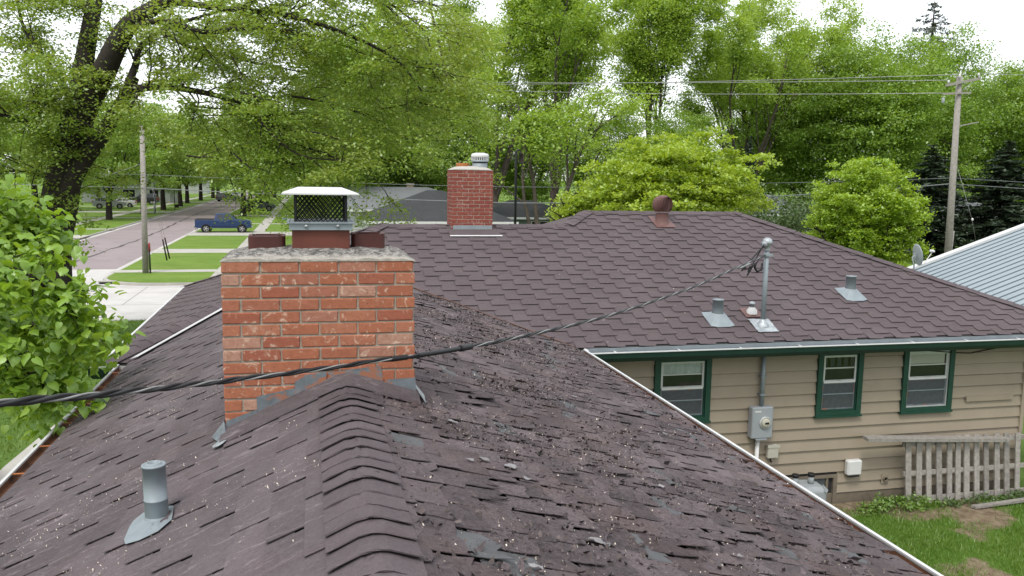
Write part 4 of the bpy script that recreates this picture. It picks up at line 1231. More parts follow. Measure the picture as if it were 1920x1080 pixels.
class Tree:
    def __init__(s, seed):
        s.r = random.Random(seed); s.branches = []; s.tips = []
    def limb(s, p, d, L, r, lev, maxlev, up=.1, nch=4, ang=(25, 55), wob=.16, ratio=.58, tstart=.3, droop=0):
        R = s.r; n = 6 if lev == 0 else 5; pts = [p.copy()]; rad = [r]; d = d.normalized()
        for k in range(n):
            d = (d + Vector((R.gauss(0, wob), R.gauss(0, wob), R.gauss(0, wob) + up - droop * lev * (k / n)))).normalized()
            p = p + d * (L / n); pts.append(p.copy()); rad.append(r * (1 - .72 * (k + 1) / n))
        s.branches.append((pts, rad))
        if lev >= maxlev:
            s.tips += pts[1:]; return
        if lev == maxlev - 1: s.tips += pts[3:]
        for k in range(nch):
            t = tstart + (1 - tstart) * (k + R.random() * .8) / nch; i = min(n - 1, int(t * n)); q = pts[i].lerp(pts[i + 1], t * n - i)
            dd = (pts[i + 1] - pts[i]).normalized(); ax = dd.orthogonal().normalized(); ax = rot_about(ax, dd, R.uniform(0, 6.283))
            cdir = rot_about(dd, ax, math.radians(R.uniform(*ang)))
            s.limb(q, cdir, L * ratio * R.uniform(.75, 1.15) * (1.15 - .4 * t), max(r * (1 - .72 * t) * .6, .006), lev + 1, maxlev, up, nch, ang, wob, ratio, tstart, droop)
    def wood(s, name, m, parent, minr=0):
        mk_ = stuff if name in ('branches', 'twigs', 'stems') else (lambda o: o)
        b = MB()
        for pts, rad in s.branches:
            if rad[0] < minr: continue
            b.tube(pts, rad, 9 if rad[0] > .15 else 5 if rad[0] > .04 else 3, caps=False)
        return mk_(b.build(name, m, parent))
    def pads(s, npad, per, sig, flat=.35, seed=0, minz=None):
        """leaf tufts gathered round a choice of twig ends, each a flattened pad"""
        r = np.random.default_rng(seed); T = np.array([tuple(t) for t in s.tips])
        if minz is not None: T = T[T[:, 2] > minz]
        Q = T[r.integers(0, len(T), npad)]
        sg = sig * r.uniform(.6, 1.35, npad)
        C = np.repeat(Q, per, 0) + r.normal(size=(npad * per, 3)) * np.repeat(sg, per)[:, None] * np.array([1, 1, flat])
        d = ((C - np.repeat(Q, per, 0))[:, :2] ** 2).sum(1) ** .5
        C[:, 2] -= d * .35
        return C
    def cloud(s, n, sig, sigz=None, seed=0):
        r = np.random.default_rng(seed); T = np.array([tuple(t) for t in s.tips]); C = T[r.integers(0, len(T), n)]
        return C + r.normal(size=(n, 3)) * np.array([sig, sig, sigz or sig * .7])
def clumps(center, radii, n_cl, per, sig, seed, inner=.45, noise_amp=.28, lo=-1.0):
    """leaf places: tufts through the outer part of an uneven crown"""
    r = np.random.default_rng(seed); out_ = []; c = 0
    while c < n_cl:
        d = r.normal(size=3); d /= np.linalg.norm(d)
        if d[2] < lo: continue
        k = 1 + noise_amp * mn.noise(Vector(d * 2.2) + Vector((seed, 0, 0))) * 2 + .12 * r.normal()
        q = (inner + (1 - inner) * r.random() ** .5) * k
        out_.append(np.array(center) + d * q * np.array(radii)); c += 1
    T = np.array(out_); C = np.repeat(T, per, 0); C = C + r.normal(size=C.shape) * np.array([sig, sig, sig * .42])
    return C
m_leaf_elm = leaf_mat('elm leaves', (.15, .255, .032), (.23, .355, .048), (.28, .34, .085), .48, .35)
m_leaf_ash = leaf_mat('ash leaves', (.185, .305, .038), (.265, .41, .054), (.335, .455, .085), .5, .2)
m_leaf_maple = leaf_mat('maple leaves', (.125, .23, .027), (.19, .325, .04), (.25, .375, .055), .48, .2)
m_leaf_yellow = leaf_mat('yellow green leaves', (.20, .315, .022), (.29, .41, .03), (.36, .46, .045), .47, .6)
m_leaf_round = leaf_mat('bright green leaves', (.185, .305, .022), (.26, .40, .03), (.32, .445, .04), .46, .7)
m_leaf_linden = leaf_mat('linden leaves', (.13, .26, .022), (.20, .35, .032), (.28, .42, .05), .48, 1.4)
m_leaf_bush = leaf_mat('bush leaves', (.035, .075, .018), (.06, .11, .024), (.09, .14, .03), .3, 1)
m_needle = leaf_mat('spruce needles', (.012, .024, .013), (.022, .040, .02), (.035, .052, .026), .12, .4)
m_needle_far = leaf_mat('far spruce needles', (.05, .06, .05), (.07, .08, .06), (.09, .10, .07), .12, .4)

def proto(name, label, cat='tree'):
    return thing(name, label, cat, (0, 0, 0))
def ash_tree(seed, H=23, spread=.45, nleaf=62000, m=None, leaf=.20, nl=6, sig=.5, wood=None):
    """open crown: short stem forking into ascending limbs, leaves towards the ends"""
    root = proto('ash_tree', ''); t = Tree(seed); R = t.r
    th = H * .2; r0 = H * .017
    tr = [Vector((0, 0, -.3)), Vector((R.uniform(-.1, .1), R.uniform(-.1, .1), th * .5)), Vector((R.uniform(-.2, .2), R.uniform(-.2, .2), th))]
    b = MB(); b.tube(tr, [r0 * 1.25, r0 * .95, r0 * .85], 10, caps=False); b.build('trunk', wood or m_bark2, root)
    for k in range(nl):
        a = 2 * math.pi * k / nl + R.uniform(-.4, .4); s_ = spread * R.uniform(.5, 1.3)
        t.limb(tr[2] - Vector((0, 0, R.uniform(0, th * .35))), Vector((math.cos(a) * s_, math.sin(a) * s_, 1)), (H - th) * R.uniform(.72, .9), r0 * R.uniform(.4, .62), 0, 2, .07, 5, (18, 48), .10, .46, .34)
    t.wood('branches', wood or m_bark2, root, .012)
    me = leaves_mesh('crown', t.pads(nleaf // 110, 110, sig * 1.15, .4, seed, H * .40), leaf, m or m_leaf_ash, seed, up=.7)
    put('crown', me, root); return root
def maple_tree(seed, H=17.6, rad=5.8, nleaf=85000, m=None, leaf=.205, trunk_h=.22, wood=None, name='maple_tree'):
    root = proto(name, ''); t = Tree(seed); R = t.r; th = H * trunk_h; r0 = H * .022
    MB().tube([Vector((0, 0, -.3)), Vector((.06, .03, th * .6)), Vector((.1, 0, th * 1.3))], [r0 * 1.3, r0, r0 * .7], 10, caps=False).build('trunk', wood or m_bark, root)
    for k in range(6):
        a = 2 * math.pi * k / 6 + R.uniform(-.4, .4)
        t.limb(Vector((.06, .03, th * R.uniform(.75, 1.15))), Vector((math.cos(a) * .75, math.sin(a) * .75, 1)), H * .5, r0 * .5, 0, 2, .03, 4, (25, 55), .14, .5)
    t.wood('branches', wood or m_bark, root, .02)
    cz = th + (H - th) * .5
    C = np.concatenate([clumps((0, 0, cz), (rad, rad, (H - th) * .52), int(nleaf * .8 / 130), 130, .62, seed, .55, .3), t.pads(int(nleaf * .2 / 60), 60, .6, .4, seed)])
    put('crown', leaves_mesh('crown', C, leaf, m or m_leaf_maple, seed), root); return root
def spruce(seed, H=16, rad=3.4, m=None, n=26000, bare_=.0, name='spruce_tree'):
    root = proto(name, ''); r = np.random.default_rng(seed)
    MB().tube([(0, 0, -.3), (0, 0, H * .5), (0, 0, H)], [H * .016, H * .010, .02], 8, caps=False).build('trunk', m_bark, root)
    C = []; z = H * .06; bb = MB()
    while z < H * .985:
        f = 1 - z / H; L = rad * (f ** .8) * r.uniform(.8, 1.15); k = 7 if f > .3 else 5
        for i in range(k):
            a = 2 * math.pi * (i + r.random() * .7) / k; Lb = L * r.uniform(.7, 1.15)
            d = np.array([math.cos(a), math.sin(a), -.22 + .2 * (z / H)])
            bb.tube([(0, 0, z), tuple(np.array([0, 0, z]) + d * Lb)], [.03 * f + .012, .006], 3, caps=False)
            mcount = max(14, int(n * .0075 * Lb / rad * 1.2))
            tt = r.random(mcount) ** .7
            P = np.array([0, 0, z + r.uniform(-.35, .35)]) + d * Lb * tt[:, None] + r.normal(size=(mcount, 3)) * np.array([.10, .10, .07]) * (.5 + Lb * .45)
            P[:, 2] -= .12 * tt * Lb
            C.append(P)
        z += H * .021 + .06
    bb.build('branches', m_bark, root)
    C = np.concatenate(C)
    put('crown', leaves_mesh('crown', C, .34, m or m_needle, seed, up=.1, aspect=.32), root); return root
def place(o, x, y, rz=0, sc_=1, label=None, group=None, z=None):
    o.location = (x, y, gz(y) if z is None else z); o.rotation_euler = (0, 0, rz); o.scale = (sc_,) * 3 if not hasattr(sc_, '__len__') else sc_
    if label: o['label'] = label
    if group: o['group'] = group
    return o
def px2x(px, Y): return at(px, 400, Y).x
GB = 'big trees behind the houses'
A1 = ash_tree(101); A2 = ash_tree(102, spread=.36, nl=5); A3 = ash_tree(103, H=21, spread=.55, nleaf=72000, nl=7)
M1 = maple_tree(201); M2 = maple_tree(202, 16.8, 6.2, 92000); M3 = maple_tree(203, 18.6, 5.2, 82000)
# tall open trees across the middle
place(A1, px2x(925, 74), 74, .3, 1.06, 'tall open ash tree with a narrow fork rising behind the slim red chimney', GB)
dup(A2, (px2x(1040, 66), 66, STREET), 1.2, 1.02, 'tall open ash tree behind the black bird feeder pole', GB)
place(A2, px2x(1215, 78), 78, 4.1, 1.10, 'tall open ash tree behind the turbine vent, sky showing between its limbs', GB)
dup(A1, (px2x(1415, 90), 90, STREET), .7, 1.16, 'tall ash tree at the very edge of the white sky, behind the broad ash', GB)
place(A3, px2x(1390, 80), 80, 2.2, 1.14, 'broad tall ash tree at the edge of the open white sky', GB)
dup(A3, (px2x(800, 88), 88, STREET), 5.2, 1.1, 'tall leafy ash tree behind the grey hip roofs', GB)
# denser, darker trees to the right of the gap
place(M1, px2x(1500, 82), 82, .4, 1.05, 'dark leafy maple tree beside the open sky gap', GB)
place(M2, px2x(1610, 78), 78, 1.4, 1.18, 'wide dense maple tree behind the round bright green tree', GB)
place(M3, px2x(1725, 80), 80, 2.9, 1.10, 'dense maple tree in front of the tall spruce top', GB)
dup(M1, (px2x(1840, 84), 84, STREET), 2.0, 1.02, 'dense green maple tree behind the power pole with crossarms', GB)
dup(M2, (px2x(1950, 78), 78, STREET), 3.3, 1.12, 'dense green maple tree at the end of the tree line, above the metal roof', GB)
dup(M3, (px2x(1440, 100), 100, STREET), 5.3, .95, 'dark maple tree farther back below the open ash crown', GB)
dup(M2, (px2x(1260, 72), 72, STREET), .9, .68, 'low leafy maple tree between the ash trunks and the yellow green tree', GB)
dup(M1, (px2x(1130, 84), 84, STREET), 3.9, .7, 'low leafy maple tree among the ash trunks behind the feeder pole', GB)
dup(M3, (px2x(985, 82), 82, STREET), .2, .72, 'low dense maple tree right of the slim red chimney', GB)
dup(M1, (px2x(845, 78), 78, STREET), 1.9, .78, 'leafy maple tree directly behind the slim red chimney', GB)
dup(M2, (px2x(745, 82), 82, STREET), 4.4, .86, 'leafy maple tree behind the small buff chimney of the grey roof', GB)
dup(M3, (px2x(650, 76), 76, STREET), 5.9, .86, 'dark maple tree behind the grey house gable', GB)
# leaning tree right of the feeder pole
LT = proto('leaning_tree', 'leaning tree with long bare slanting trunks behind the brown ridge')
t = Tree(41); xb = px2x(1010, 58)
for dx, L, r in ((.42, 11, .26), (.62, 9.5, .2), (.1, 11, .2), (-.2, 9, .18)):
    t.limb(Vector((0, 0, -.2)), Vector((dx, .05, 1)), L, r, 0, 2, .04, 5, (25, 60), .07, .5, .45)
t.wood('trunk', m_bark2, LT, .012)
put('crown', leaves_mesh('crown', t.pads(300, 60, .6, .4, 4), .22, m_leaf_ash, 41, up=.7), LT)
place(LT, xb, 58, 0, 1)
# spruces
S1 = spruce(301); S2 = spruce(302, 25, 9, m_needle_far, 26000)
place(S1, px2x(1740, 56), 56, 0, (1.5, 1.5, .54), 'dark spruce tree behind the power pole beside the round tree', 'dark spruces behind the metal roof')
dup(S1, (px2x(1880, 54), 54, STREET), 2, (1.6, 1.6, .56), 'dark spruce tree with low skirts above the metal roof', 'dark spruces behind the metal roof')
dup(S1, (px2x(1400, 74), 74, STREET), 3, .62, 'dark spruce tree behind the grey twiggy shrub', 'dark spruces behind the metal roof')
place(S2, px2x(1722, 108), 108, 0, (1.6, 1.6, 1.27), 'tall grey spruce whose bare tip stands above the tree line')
# yellow green tree and round tree just beyond the roof
def soft_tree(name, label, px, Y, ztop_, radii, cz, m, seed, ncl, per, sig, leaf, inner, lo=-.75, wood=True):
    root = thing(name, label, 'tree', (px2x(px, Y), Y, gz(Y))); x, y = root.location.x, Y
    t = Tree(seed); H = cz - gz(Y)
    for k in range(7):
        a = 2 * math.pi * k / 7
        t.limb(Vector((x, y, gz(Y) + H * .3)), Vector((math.cos(a) * radii[0] * .5, math.sin(a) * radii[1] * .5, H * .7)), H * .95, .10, 0, 2, .02, 4, (25, 60), .16, .5)
    b = MB().tube([(x, y, gz(Y) - .2), (x, y, gz(Y) + H * .35)], [.2, .15], 9, caps=False); b.build('trunk', m_bark, root)
    t.wood('branches', m_bark, root, .01)
    C = clumps((x, y, cz), radii, ncl, per, sig, seed, inner, .25, lo)
    put('crown', leaves_mesh('crown', C, leaf, m, seed, up=.6), root); return root
Y_ = 40
yt = soft_tree('spreading_tree', 'spreading yellow green tree in fresh leaf just beyond the brown ridge', 1262, Y_, 0, (4.3, 3.6, 2.3), at(1262, 352, Y_).z, m_leaf_yellow, 51, 900, 70, .22, .17, .35)
yt2 = soft_tree('spreading_tree', 'low yellow green bough mass left of the spreading tree, beside the feeder pole', 1105, 42, 0, (1.7, 1.6, 1.1), at(1115, 395, 42).z, m_leaf_yellow, 52, 260, 60, .2, .16, .35)
Y_ = 34
soft_tree('round_tree', 'round egg shaped bright green tree standing between the roof hip and the power pole', 1620, Y_, 0, (2.3, 2.2, 2.45), at(1620, 408, Y_).z - .05, m_leaf_round, 53, 900, 70, .16, .13, .35, -1)
# twiggy shrub and brush beyond the hip
sh = thing('twiggy_shrub', 'dark leafy brush with grey bare twigs between the yellow and round trees', 'shrub', (px2x(1455, 44), 44, STREET))
t = Tree(61)
for k in range(16):
    a = 6.28 * k / 16; t.limb(Vector((sh.location.x + math.cos(a) * .9, 44 + math.sin(a) * .6, STREET)), Vector((math.cos(a) * .5, math.sin(a) * .5, 1)), 4.2, .04, 0, 2, .03, 4, (20, 60), .2, .55)
t.wood('twigs', m_bark2, sh, 0)
put('foliage', leaves_mesh('foliage', t.cloud(16000, .45, .35, 3), .16, m_leaf_bush, 61), sh)
sb_ = thing('dark_bush', 'dark green bush on the ground at the lower corner by the gutter', 'bush', (-5.0, 12.4, gz(9)))
put('foliage', leaves_mesh('foliage', clumps((-5.05, 12.4, gz(9) + .45), (.55, .9, .55), 110, 30, .10, 62, .5), .085, m_leaf_bush, 62), sb_)
t = Tree(63)
for k in range(9): t.limb(Vector((-5.05, 12.4, gz(9))), Vector((math.cos(k) * .6, math.sin(k) * .6, 1)), .8, .015, 0, 1, 0, 3)
t.wood('stems', m_bark, sb_)

# boulevard trees down the street
GS = 'boulevard trees along the street'
B1 = maple_tree(211, 14, 5.6, 18000, leaf=.30, trunk_h=.24, name='boulevard_tree'); B2 = maple_tree(212, 15, 6.0, 18000, leaf=.30, trunk_h=.26, name='boulevard_tree', m=m_leaf_elm)
ORD = ('second', 'third', 'fourth', 'fifth', 'sixth', 'seventh', 'eighth')
far_l = 'boulevard tree in the row across the road, trunk in mown grass'
far_r = 'boulevard tree in the row on the near side of the road beyond the truck'
place(B1, -22.6, 108, 0, 1.02, 'boulevard tree with forked trunk nearest the leaning elm, beside the white sedan', GS)
for i, (y, rz, s_) in enumerate(((123, 1, 1), (136, 2.2, 1.06), (150, 3.1, .96), (166, 4.4, 1.05), (182, 5.1, 1), (200, .5, 1.1), (222, 1.5, 1.1))):
    dup((B2, B1)[i % 2], (-21.4 + (i % 3) * .5, y, STREET), rz, s_, f'{ORD[i]} boulevard tree down the row across the road, counting from the leaning elm', GS)
place(B2, -8.3, 118, 0, 1.0, 'boulevard tree with thick trunk just behind the blue truck hood', GS)
for i, (y, rz, s_) in enumerate(((129, 2, .96), (140, 4, 1.0), (153, 1, 1.04), (168, 5.5, 1.0), (186, 3.3, 1.1), (210, .4, 1.1))):
    dup((B1, B2)[i % 2], (-8.0 + (i % 2) * .4, y, STREET), rz, s_, f'{ORD[i]} boulevard tree in the row beyond the blue truck, counting from the truck', GS)
GY = 'yard trees behind the street'
for i, (x, y, s_, k, lb) in enumerate(((-34, 96, 1.15, 0, 'dense yard tree behind the leaning elm trunk, near the frame edge'), (-44, 112, 1.25, 1, 'dense yard tree beyond the white house gable'), (-37, 132, 1.2, 1, 'yard tree shading the parked white sedan and dark suv'), (-36, 165, 1.2, 0, 'far yard tree above the row across the road'),
                                      (-15, 262, 1.7, 0, 'far tree closing the end of the street'), (4, 150, 1.15, 1, 'yard tree beyond the sidewalk, above the mesh flue cap'), (2, 118, .95, 0, 'yard tree beside the sidewalk behind the white yard sign'), (9, 106, 1.1, 1, 'yard tree behind the white cap lid and grey gable'),
                                      (-50, 80, 1.2, 0, 'dense yard tree at the frame edge behind the near linden boughs'), (6, 180, 1.4, 0, 'tall far yard tree over the sidewalk end'))):
    dup((B1, B2)[k], (x, y, STREET), i * 1.3, s_, lb, GY)
# far-off woods reading as one mass
r = np.random.default_rng(77); n = 900
cx = r.uniform(-230, 260, n); cy = r.uniform(150, 330, n); keep = ~((cx > -30) & (cx < 2) & (cy < 300)); cx, cy = cx[keep], cy[keep]; n = len(cx)
hz_ = r.uniform(1, 15, n)
C = np.repeat(np.c_[cx, cy, STREET + hz_], 45, 0) + r.normal(size=(n * 45, 3)) * np.array([1.9, 1.9, 1.5])
o = stuff(put('far_woods', leaves_mesh('far_woods', C, .95, m_leaf_maple, 78))); o['label'] = 'far leafy woods filling in behind the trees'

# ------------------------------------------------------------------ the big leaning elm
EY = 27.0
ez = gz(EY)
def e(px, py, dy=0): return at(px, py, EY + dy)
elm = thing('elm_tree', 'huge leaning elm tree with forked dark trunk arching over the street corner', 'tree', (at(78, 560, EY).x, EY, ez))
t = Tree(71)
def path(pts, r0_, r1_):
    P = [Vector(p) for p in pts]; out_ = []
    for i in range(len(P) - 1):
        a = P[max(i - 1, 0)]; b_ = P[i]; c = P[i + 1]; d = P[min(i + 2, len(P) - 1)]
        for k in range(4):
            u = k / 4
            out_.append(.5 * ((2 * b_) + (c - a) * u + (2 * a - 5 * b_ + 4 * c - d) * u * u + (3 * b_ - a - 3 * c + d) * u ** 3))
    out_.append(P[-1]); n = len(out_)
    return out_, [r0_ + (r1_ - r0_) * k / (n - 1) for k in range(n)]
base = Vector((at(92, 560, EY).x, EY, ez - .3))
tr = MB()
pA, rA = path([base, e(93, 480), e(108, 400), e(122, 320), e(141, 240), e(165, 185), e(192, 140, -.2), e(220, 82, -.5), e(246, 42, -.8), e(300, 8, -1.1), e(400, -50, -1.6), e(520, -140, -2)], .62, .10)
pB, rB = path([base + Vector((.35, -.2, .3)), e(112, 440, -.2), e(136, 335, -.3), e(185, 262, -.3), e(230, 190, -.4), e(252, 145, -.5)], .36, .14)
pC, rC = path([e(130, 280, .2), e(146, 190, .5), e(162, 90, .8), e(177, 0, 1.1), e(185, -90, 1.4), e(200, -190, 1.6)], .34, .14)
for p_, r_ in ((pA, rA), (pB, rB)): tr.tube(p_, r_, 12, caps=False)
tr.tube(pC, rC, 10, caps=False)
tr.build('trunk', m_bark, elm)
bigs = [([e(240, 158, -.5), e(258, 166, -.7), e(300, 163, -1), e(350, 168, -1.2), e(420, 183, -1.5), e(480, 205, -1.6), e(530, 260, -1.8), e(600, 285, -2), e(660, 308, -2.1)], .13, .02),
        ([e(240, 158, -.5), e(255, 120, -.3), e(262, 90, 0), e(300, 60, .4), e(380, 30, 1), e(470, 10, 1.6)], .12, .03),
        ([e(232, 60, -.8), e(300, 38, -1.5), e(380, 60, -2.2), e(480, 52, -2.6), e(600, 70, -3), e(700, 110, -3.4)], .10, .02),
        ([e(320, 2, -1.2), e(420, 15, -2), e(540, 30, -2.8), e(640, 60, -3.2), e(740, 110, -3.6), e(790, 170, -3.8)], .10, .02),
        ([e(350, -30, -1.4), e(480, -60, -2), e(620, -40, -2.4), e(720, 0, -2.8), e(800, 60, -3)], .10, .02),
        ([e(420, 183, -1.5), e(470, 190, -.6), e(540, 180, .4), e(640, 200, 1.2), e(720, 235, 1.6)], .06, .015),
        ([e(480, 205, -1.6), e(500, 240, -2.2), e(560, 290, -3), e(640, 300, -3.4)], .05, .012),
        ([e(300, 60, .4), e(360, 90, 1.4), e(440, 110, 2.4), e(540, 130, 3.2), e(640, 150, 3.6)], .07, .015),
        ([e(150, 215, .3), e(110, 150, .8), e(70, 90, 1.2), e(40, 40, 1.6), e(30, -40, 2)], .12, .03),
        ([e(135, 300, 0), e(90, 260, -.6), e(50, 230, -1), e(0, 215, -1.4), e(-60, 210, -1.8)], .10, .03),
        ([e(176, 40, 1), e(140, -10, 1.6), e(90, -60, 2.2), e(40, -120, 3)], .12, .04),
        ([e(185, -60, 1.4), e(240, -110, 2), e(330, -170, 2.6), e(450, -200, 3)], .12, .04),
        ([e(128, 340, 0), e(80, 330, .6), e(30, 320, 1), e(-20, 330, 1.4)], .09, .02)]
for P, a, c in bigs:
    p_, r_ = path(P, a, c); t.branches.append((p_, r_))
    for k in range(3, len(p_), 1):
        d = (p_[k] - p_[k - 1]).normalized(); ax = rot_about(d.orthogonal().normalized(), d, t.r.uniform(0, 6.28))
        t.limb(p_[k], rot_about(d, ax, math.radians(t.r.uniform(20, 60))), t.r.uniform(1.2, 2.6), max(.018, r_[k] * .36), 1, 2, -.02, 4, (20, 50), .15, .6, .25, .05)
# extra hanging sprays in the right half
for k in range(70):
    px, py = t.r.uniform(330, 790), t.r.uniform(-20, 300)
    lim = 330 - abs(px - 600) * .12
    t.limb(e(px, min(py, lim), t.r.uniform(-3.5, 3.5)), Vector((t.r.uniform(.2, 1), t.r.uniform(-.5, .5), t.r.uniform(-.4, .2))), t.r.uniform(1.4, 2.6), .027, 1, 2, -.04, 4, (20, 50), .15, .6, .2, .05)
for k in range(34):
    t.limb(e(t.r.uniform(-60, 220), t.r.uniform(-40, 420), t.r.uniform(-1.5, 3)), Vector((t.r.uniform(-1, .4), t.r.uniform(-.5, .5), t.r.uniform(-.2, .5))), t.r.uniform(1.2, 2.2), .018, 1, 2, -.02, 4, (20, 50), .15, .6, .2, .04)
for P_ in (pA[4:26], pB[4:], pC):
    for k, q in enumerate(P_):
        for _ in range(1 + (k % 3 == 0)):
            t.limb(q, Vector((t.r.uniform(-1, 1), t.r.uniform(-1, .3), t.r.uniform(-.2, .8))), t.r.uniform(.6, 1.1), .012, 2, 2, 0, 3)
t.wood('branches', m_bark, elm, .006)
put('crown', leaves_mesh('crown', t.pads(6400, 32, .26, .26, 72), .090, m_leaf_elm, 72, up=.9), elm)

# ------------------------------------------------------------------ the near linden boughs
NY = 7.6
lin = thing('linden_tree', 'near linden tree with large heart shaped bright green leaves hanging beside the gutter', 'tree', (at(-260, 900, NY).x, NY, gz(NY)))
t = Tree(81)
b0 = lin.location.copy(); b0 = Vector((b0.x, b0.y, gz(NY) - .2)); topn = at(-230, 560, NY)
MB().tube([b0, b0.lerp(topn, .5) + Vector((.05, 0, 0)), topn, topn + Vector((.1, 0, 1.3))], [.16, .13, .10, .05], 10, caps=False).build('trunk', m_bark2, lin)
def n_(px, py, dy): return at(px, py, NY + dy)
for P, a in (([topn, n_(-120, 520, -.2), n_(-20, 500, -.3), n_(60, 520, -.3), n_(110, 560, -.2), n_(150, 600, -.1)], .045), ([topn, n_(-120, 600, .4), n_(0, 600, .6), n_(80, 615, .8), n_(165, 632, 1.0)], .04),
             ([topn, n_(-140, 470, .3), n_(-60, 430, .3), n_(0, 420, .4), n_(50, 440, .5)], .04), ([topn, n_(-120, 640, -.4), n_(-30, 660, -.4), n_(40, 690, -.3), n_(90, 730, -.2)], .035), ([topn, n_(-140, 560, .9), n_(-20, 540, 1.2), n_(60, 570, 1.4), n_(130, 640, 1.5)], .035),
             ([topn, n_(-130, 700, .4), n_(-50, 720, .5), n_(30, 740, .6)], .03), ([topn + Vector((0, 0, .8)), n_(-120, 400, .5), n_(-50, 375, .5), n_(-5, 370, .4)], .03)):
    p_, r_ = path(P, a, .008); t.branches.append((p_, r_))
    for k in range(5, len(p_)):
        d = (p_[k] - p_[k - 1]).normalized(); ax = rot_about(d.orthogonal().normalized(), d, t.r.uniform(0, 6.28))
        t.limb(p_[k], rot_about(d, ax, math.radians(t.r.uniform(25, 65))), t.r.uniform(.28, .5), .008, 1, 1, -.02, 3, (20, 50), .18, .6, .2, .06)
t.wood('branches', m_bark, lin, .002)
def heart_mesh():
    b = MB(); o_ = [(0, 0), (.18, -.12), (.42, -.05), (.5, .2), (.42, .5), (.22, .8), (0, 1.08), (-.22, .8), (-.42, .5), (-.5, .2), (-.42, -.05), (-.18, -.12)]
    V = [(x, y, -.35 * x * x - .22 * y * y) for x, y in o_] + [(0, .35, .03), (0, .75, -.05)]
    b.add(V, [(0, 1, 12), (1, 2, 12), (2, 3, 12), (3, 4, 12), (4, 5, 13, 12), (5, 6, 13), (6, 7, 13), (7, 8, 12, 13), (8, 9, 12), (9, 10, 12), (10, 11, 12), (11, 0, 12)], True)
    return b.mesh('leaf', m_leaf_linden)
hm_ = heart_mesh()
rl = random.Random(82); hv = np.array([tuple(v.co) for v in hm_.vertices]); hf = [tuple(p.vertices) for p in hm_.polygons]
LV = []
for k in range(5200):
    q = rl.choice(t.tips) + Vector((rl.gauss(0, .085), rl.gauss(0, .085), rl.gauss(0, .06)))
    x, y, z = proj(q)
    s_ = rl.uniform(.042, .092)
    R3 = Matrix.Rotation(rl.uniform(0, 6.28), 4, 'Z') @ Matrix.Rotation(rl.uniform(-1.15, .05), 4, 'X') @ Matrix.Rotation(rl.uniform(-.5, .5), 4, 'Y')
    LV.append((s_ * s_ / z ** 2 if (-20 < x < 1940 and z > 1) else 0, q, R3, s_, z))
LV.sort(key=lambda a: (a[0] <= 0, a[4]))
bm_ = MB()
for i, (sc0, q, R3, s_, z) in enumerate(LV):
    if i < 300:
        o = put('leaf', hm_, lin, q, R3.to_euler()); o.scale = (s_,) * 3
    else:
        M4 = Matrix.Translation(q) @ R3 @ Matrix.Scale(s_, 4)
        bm_.add([M4 @ Vector(v) for v in hv], hf, True)
stuff(bm_.build('foliage', m_leaf_linden, lin))
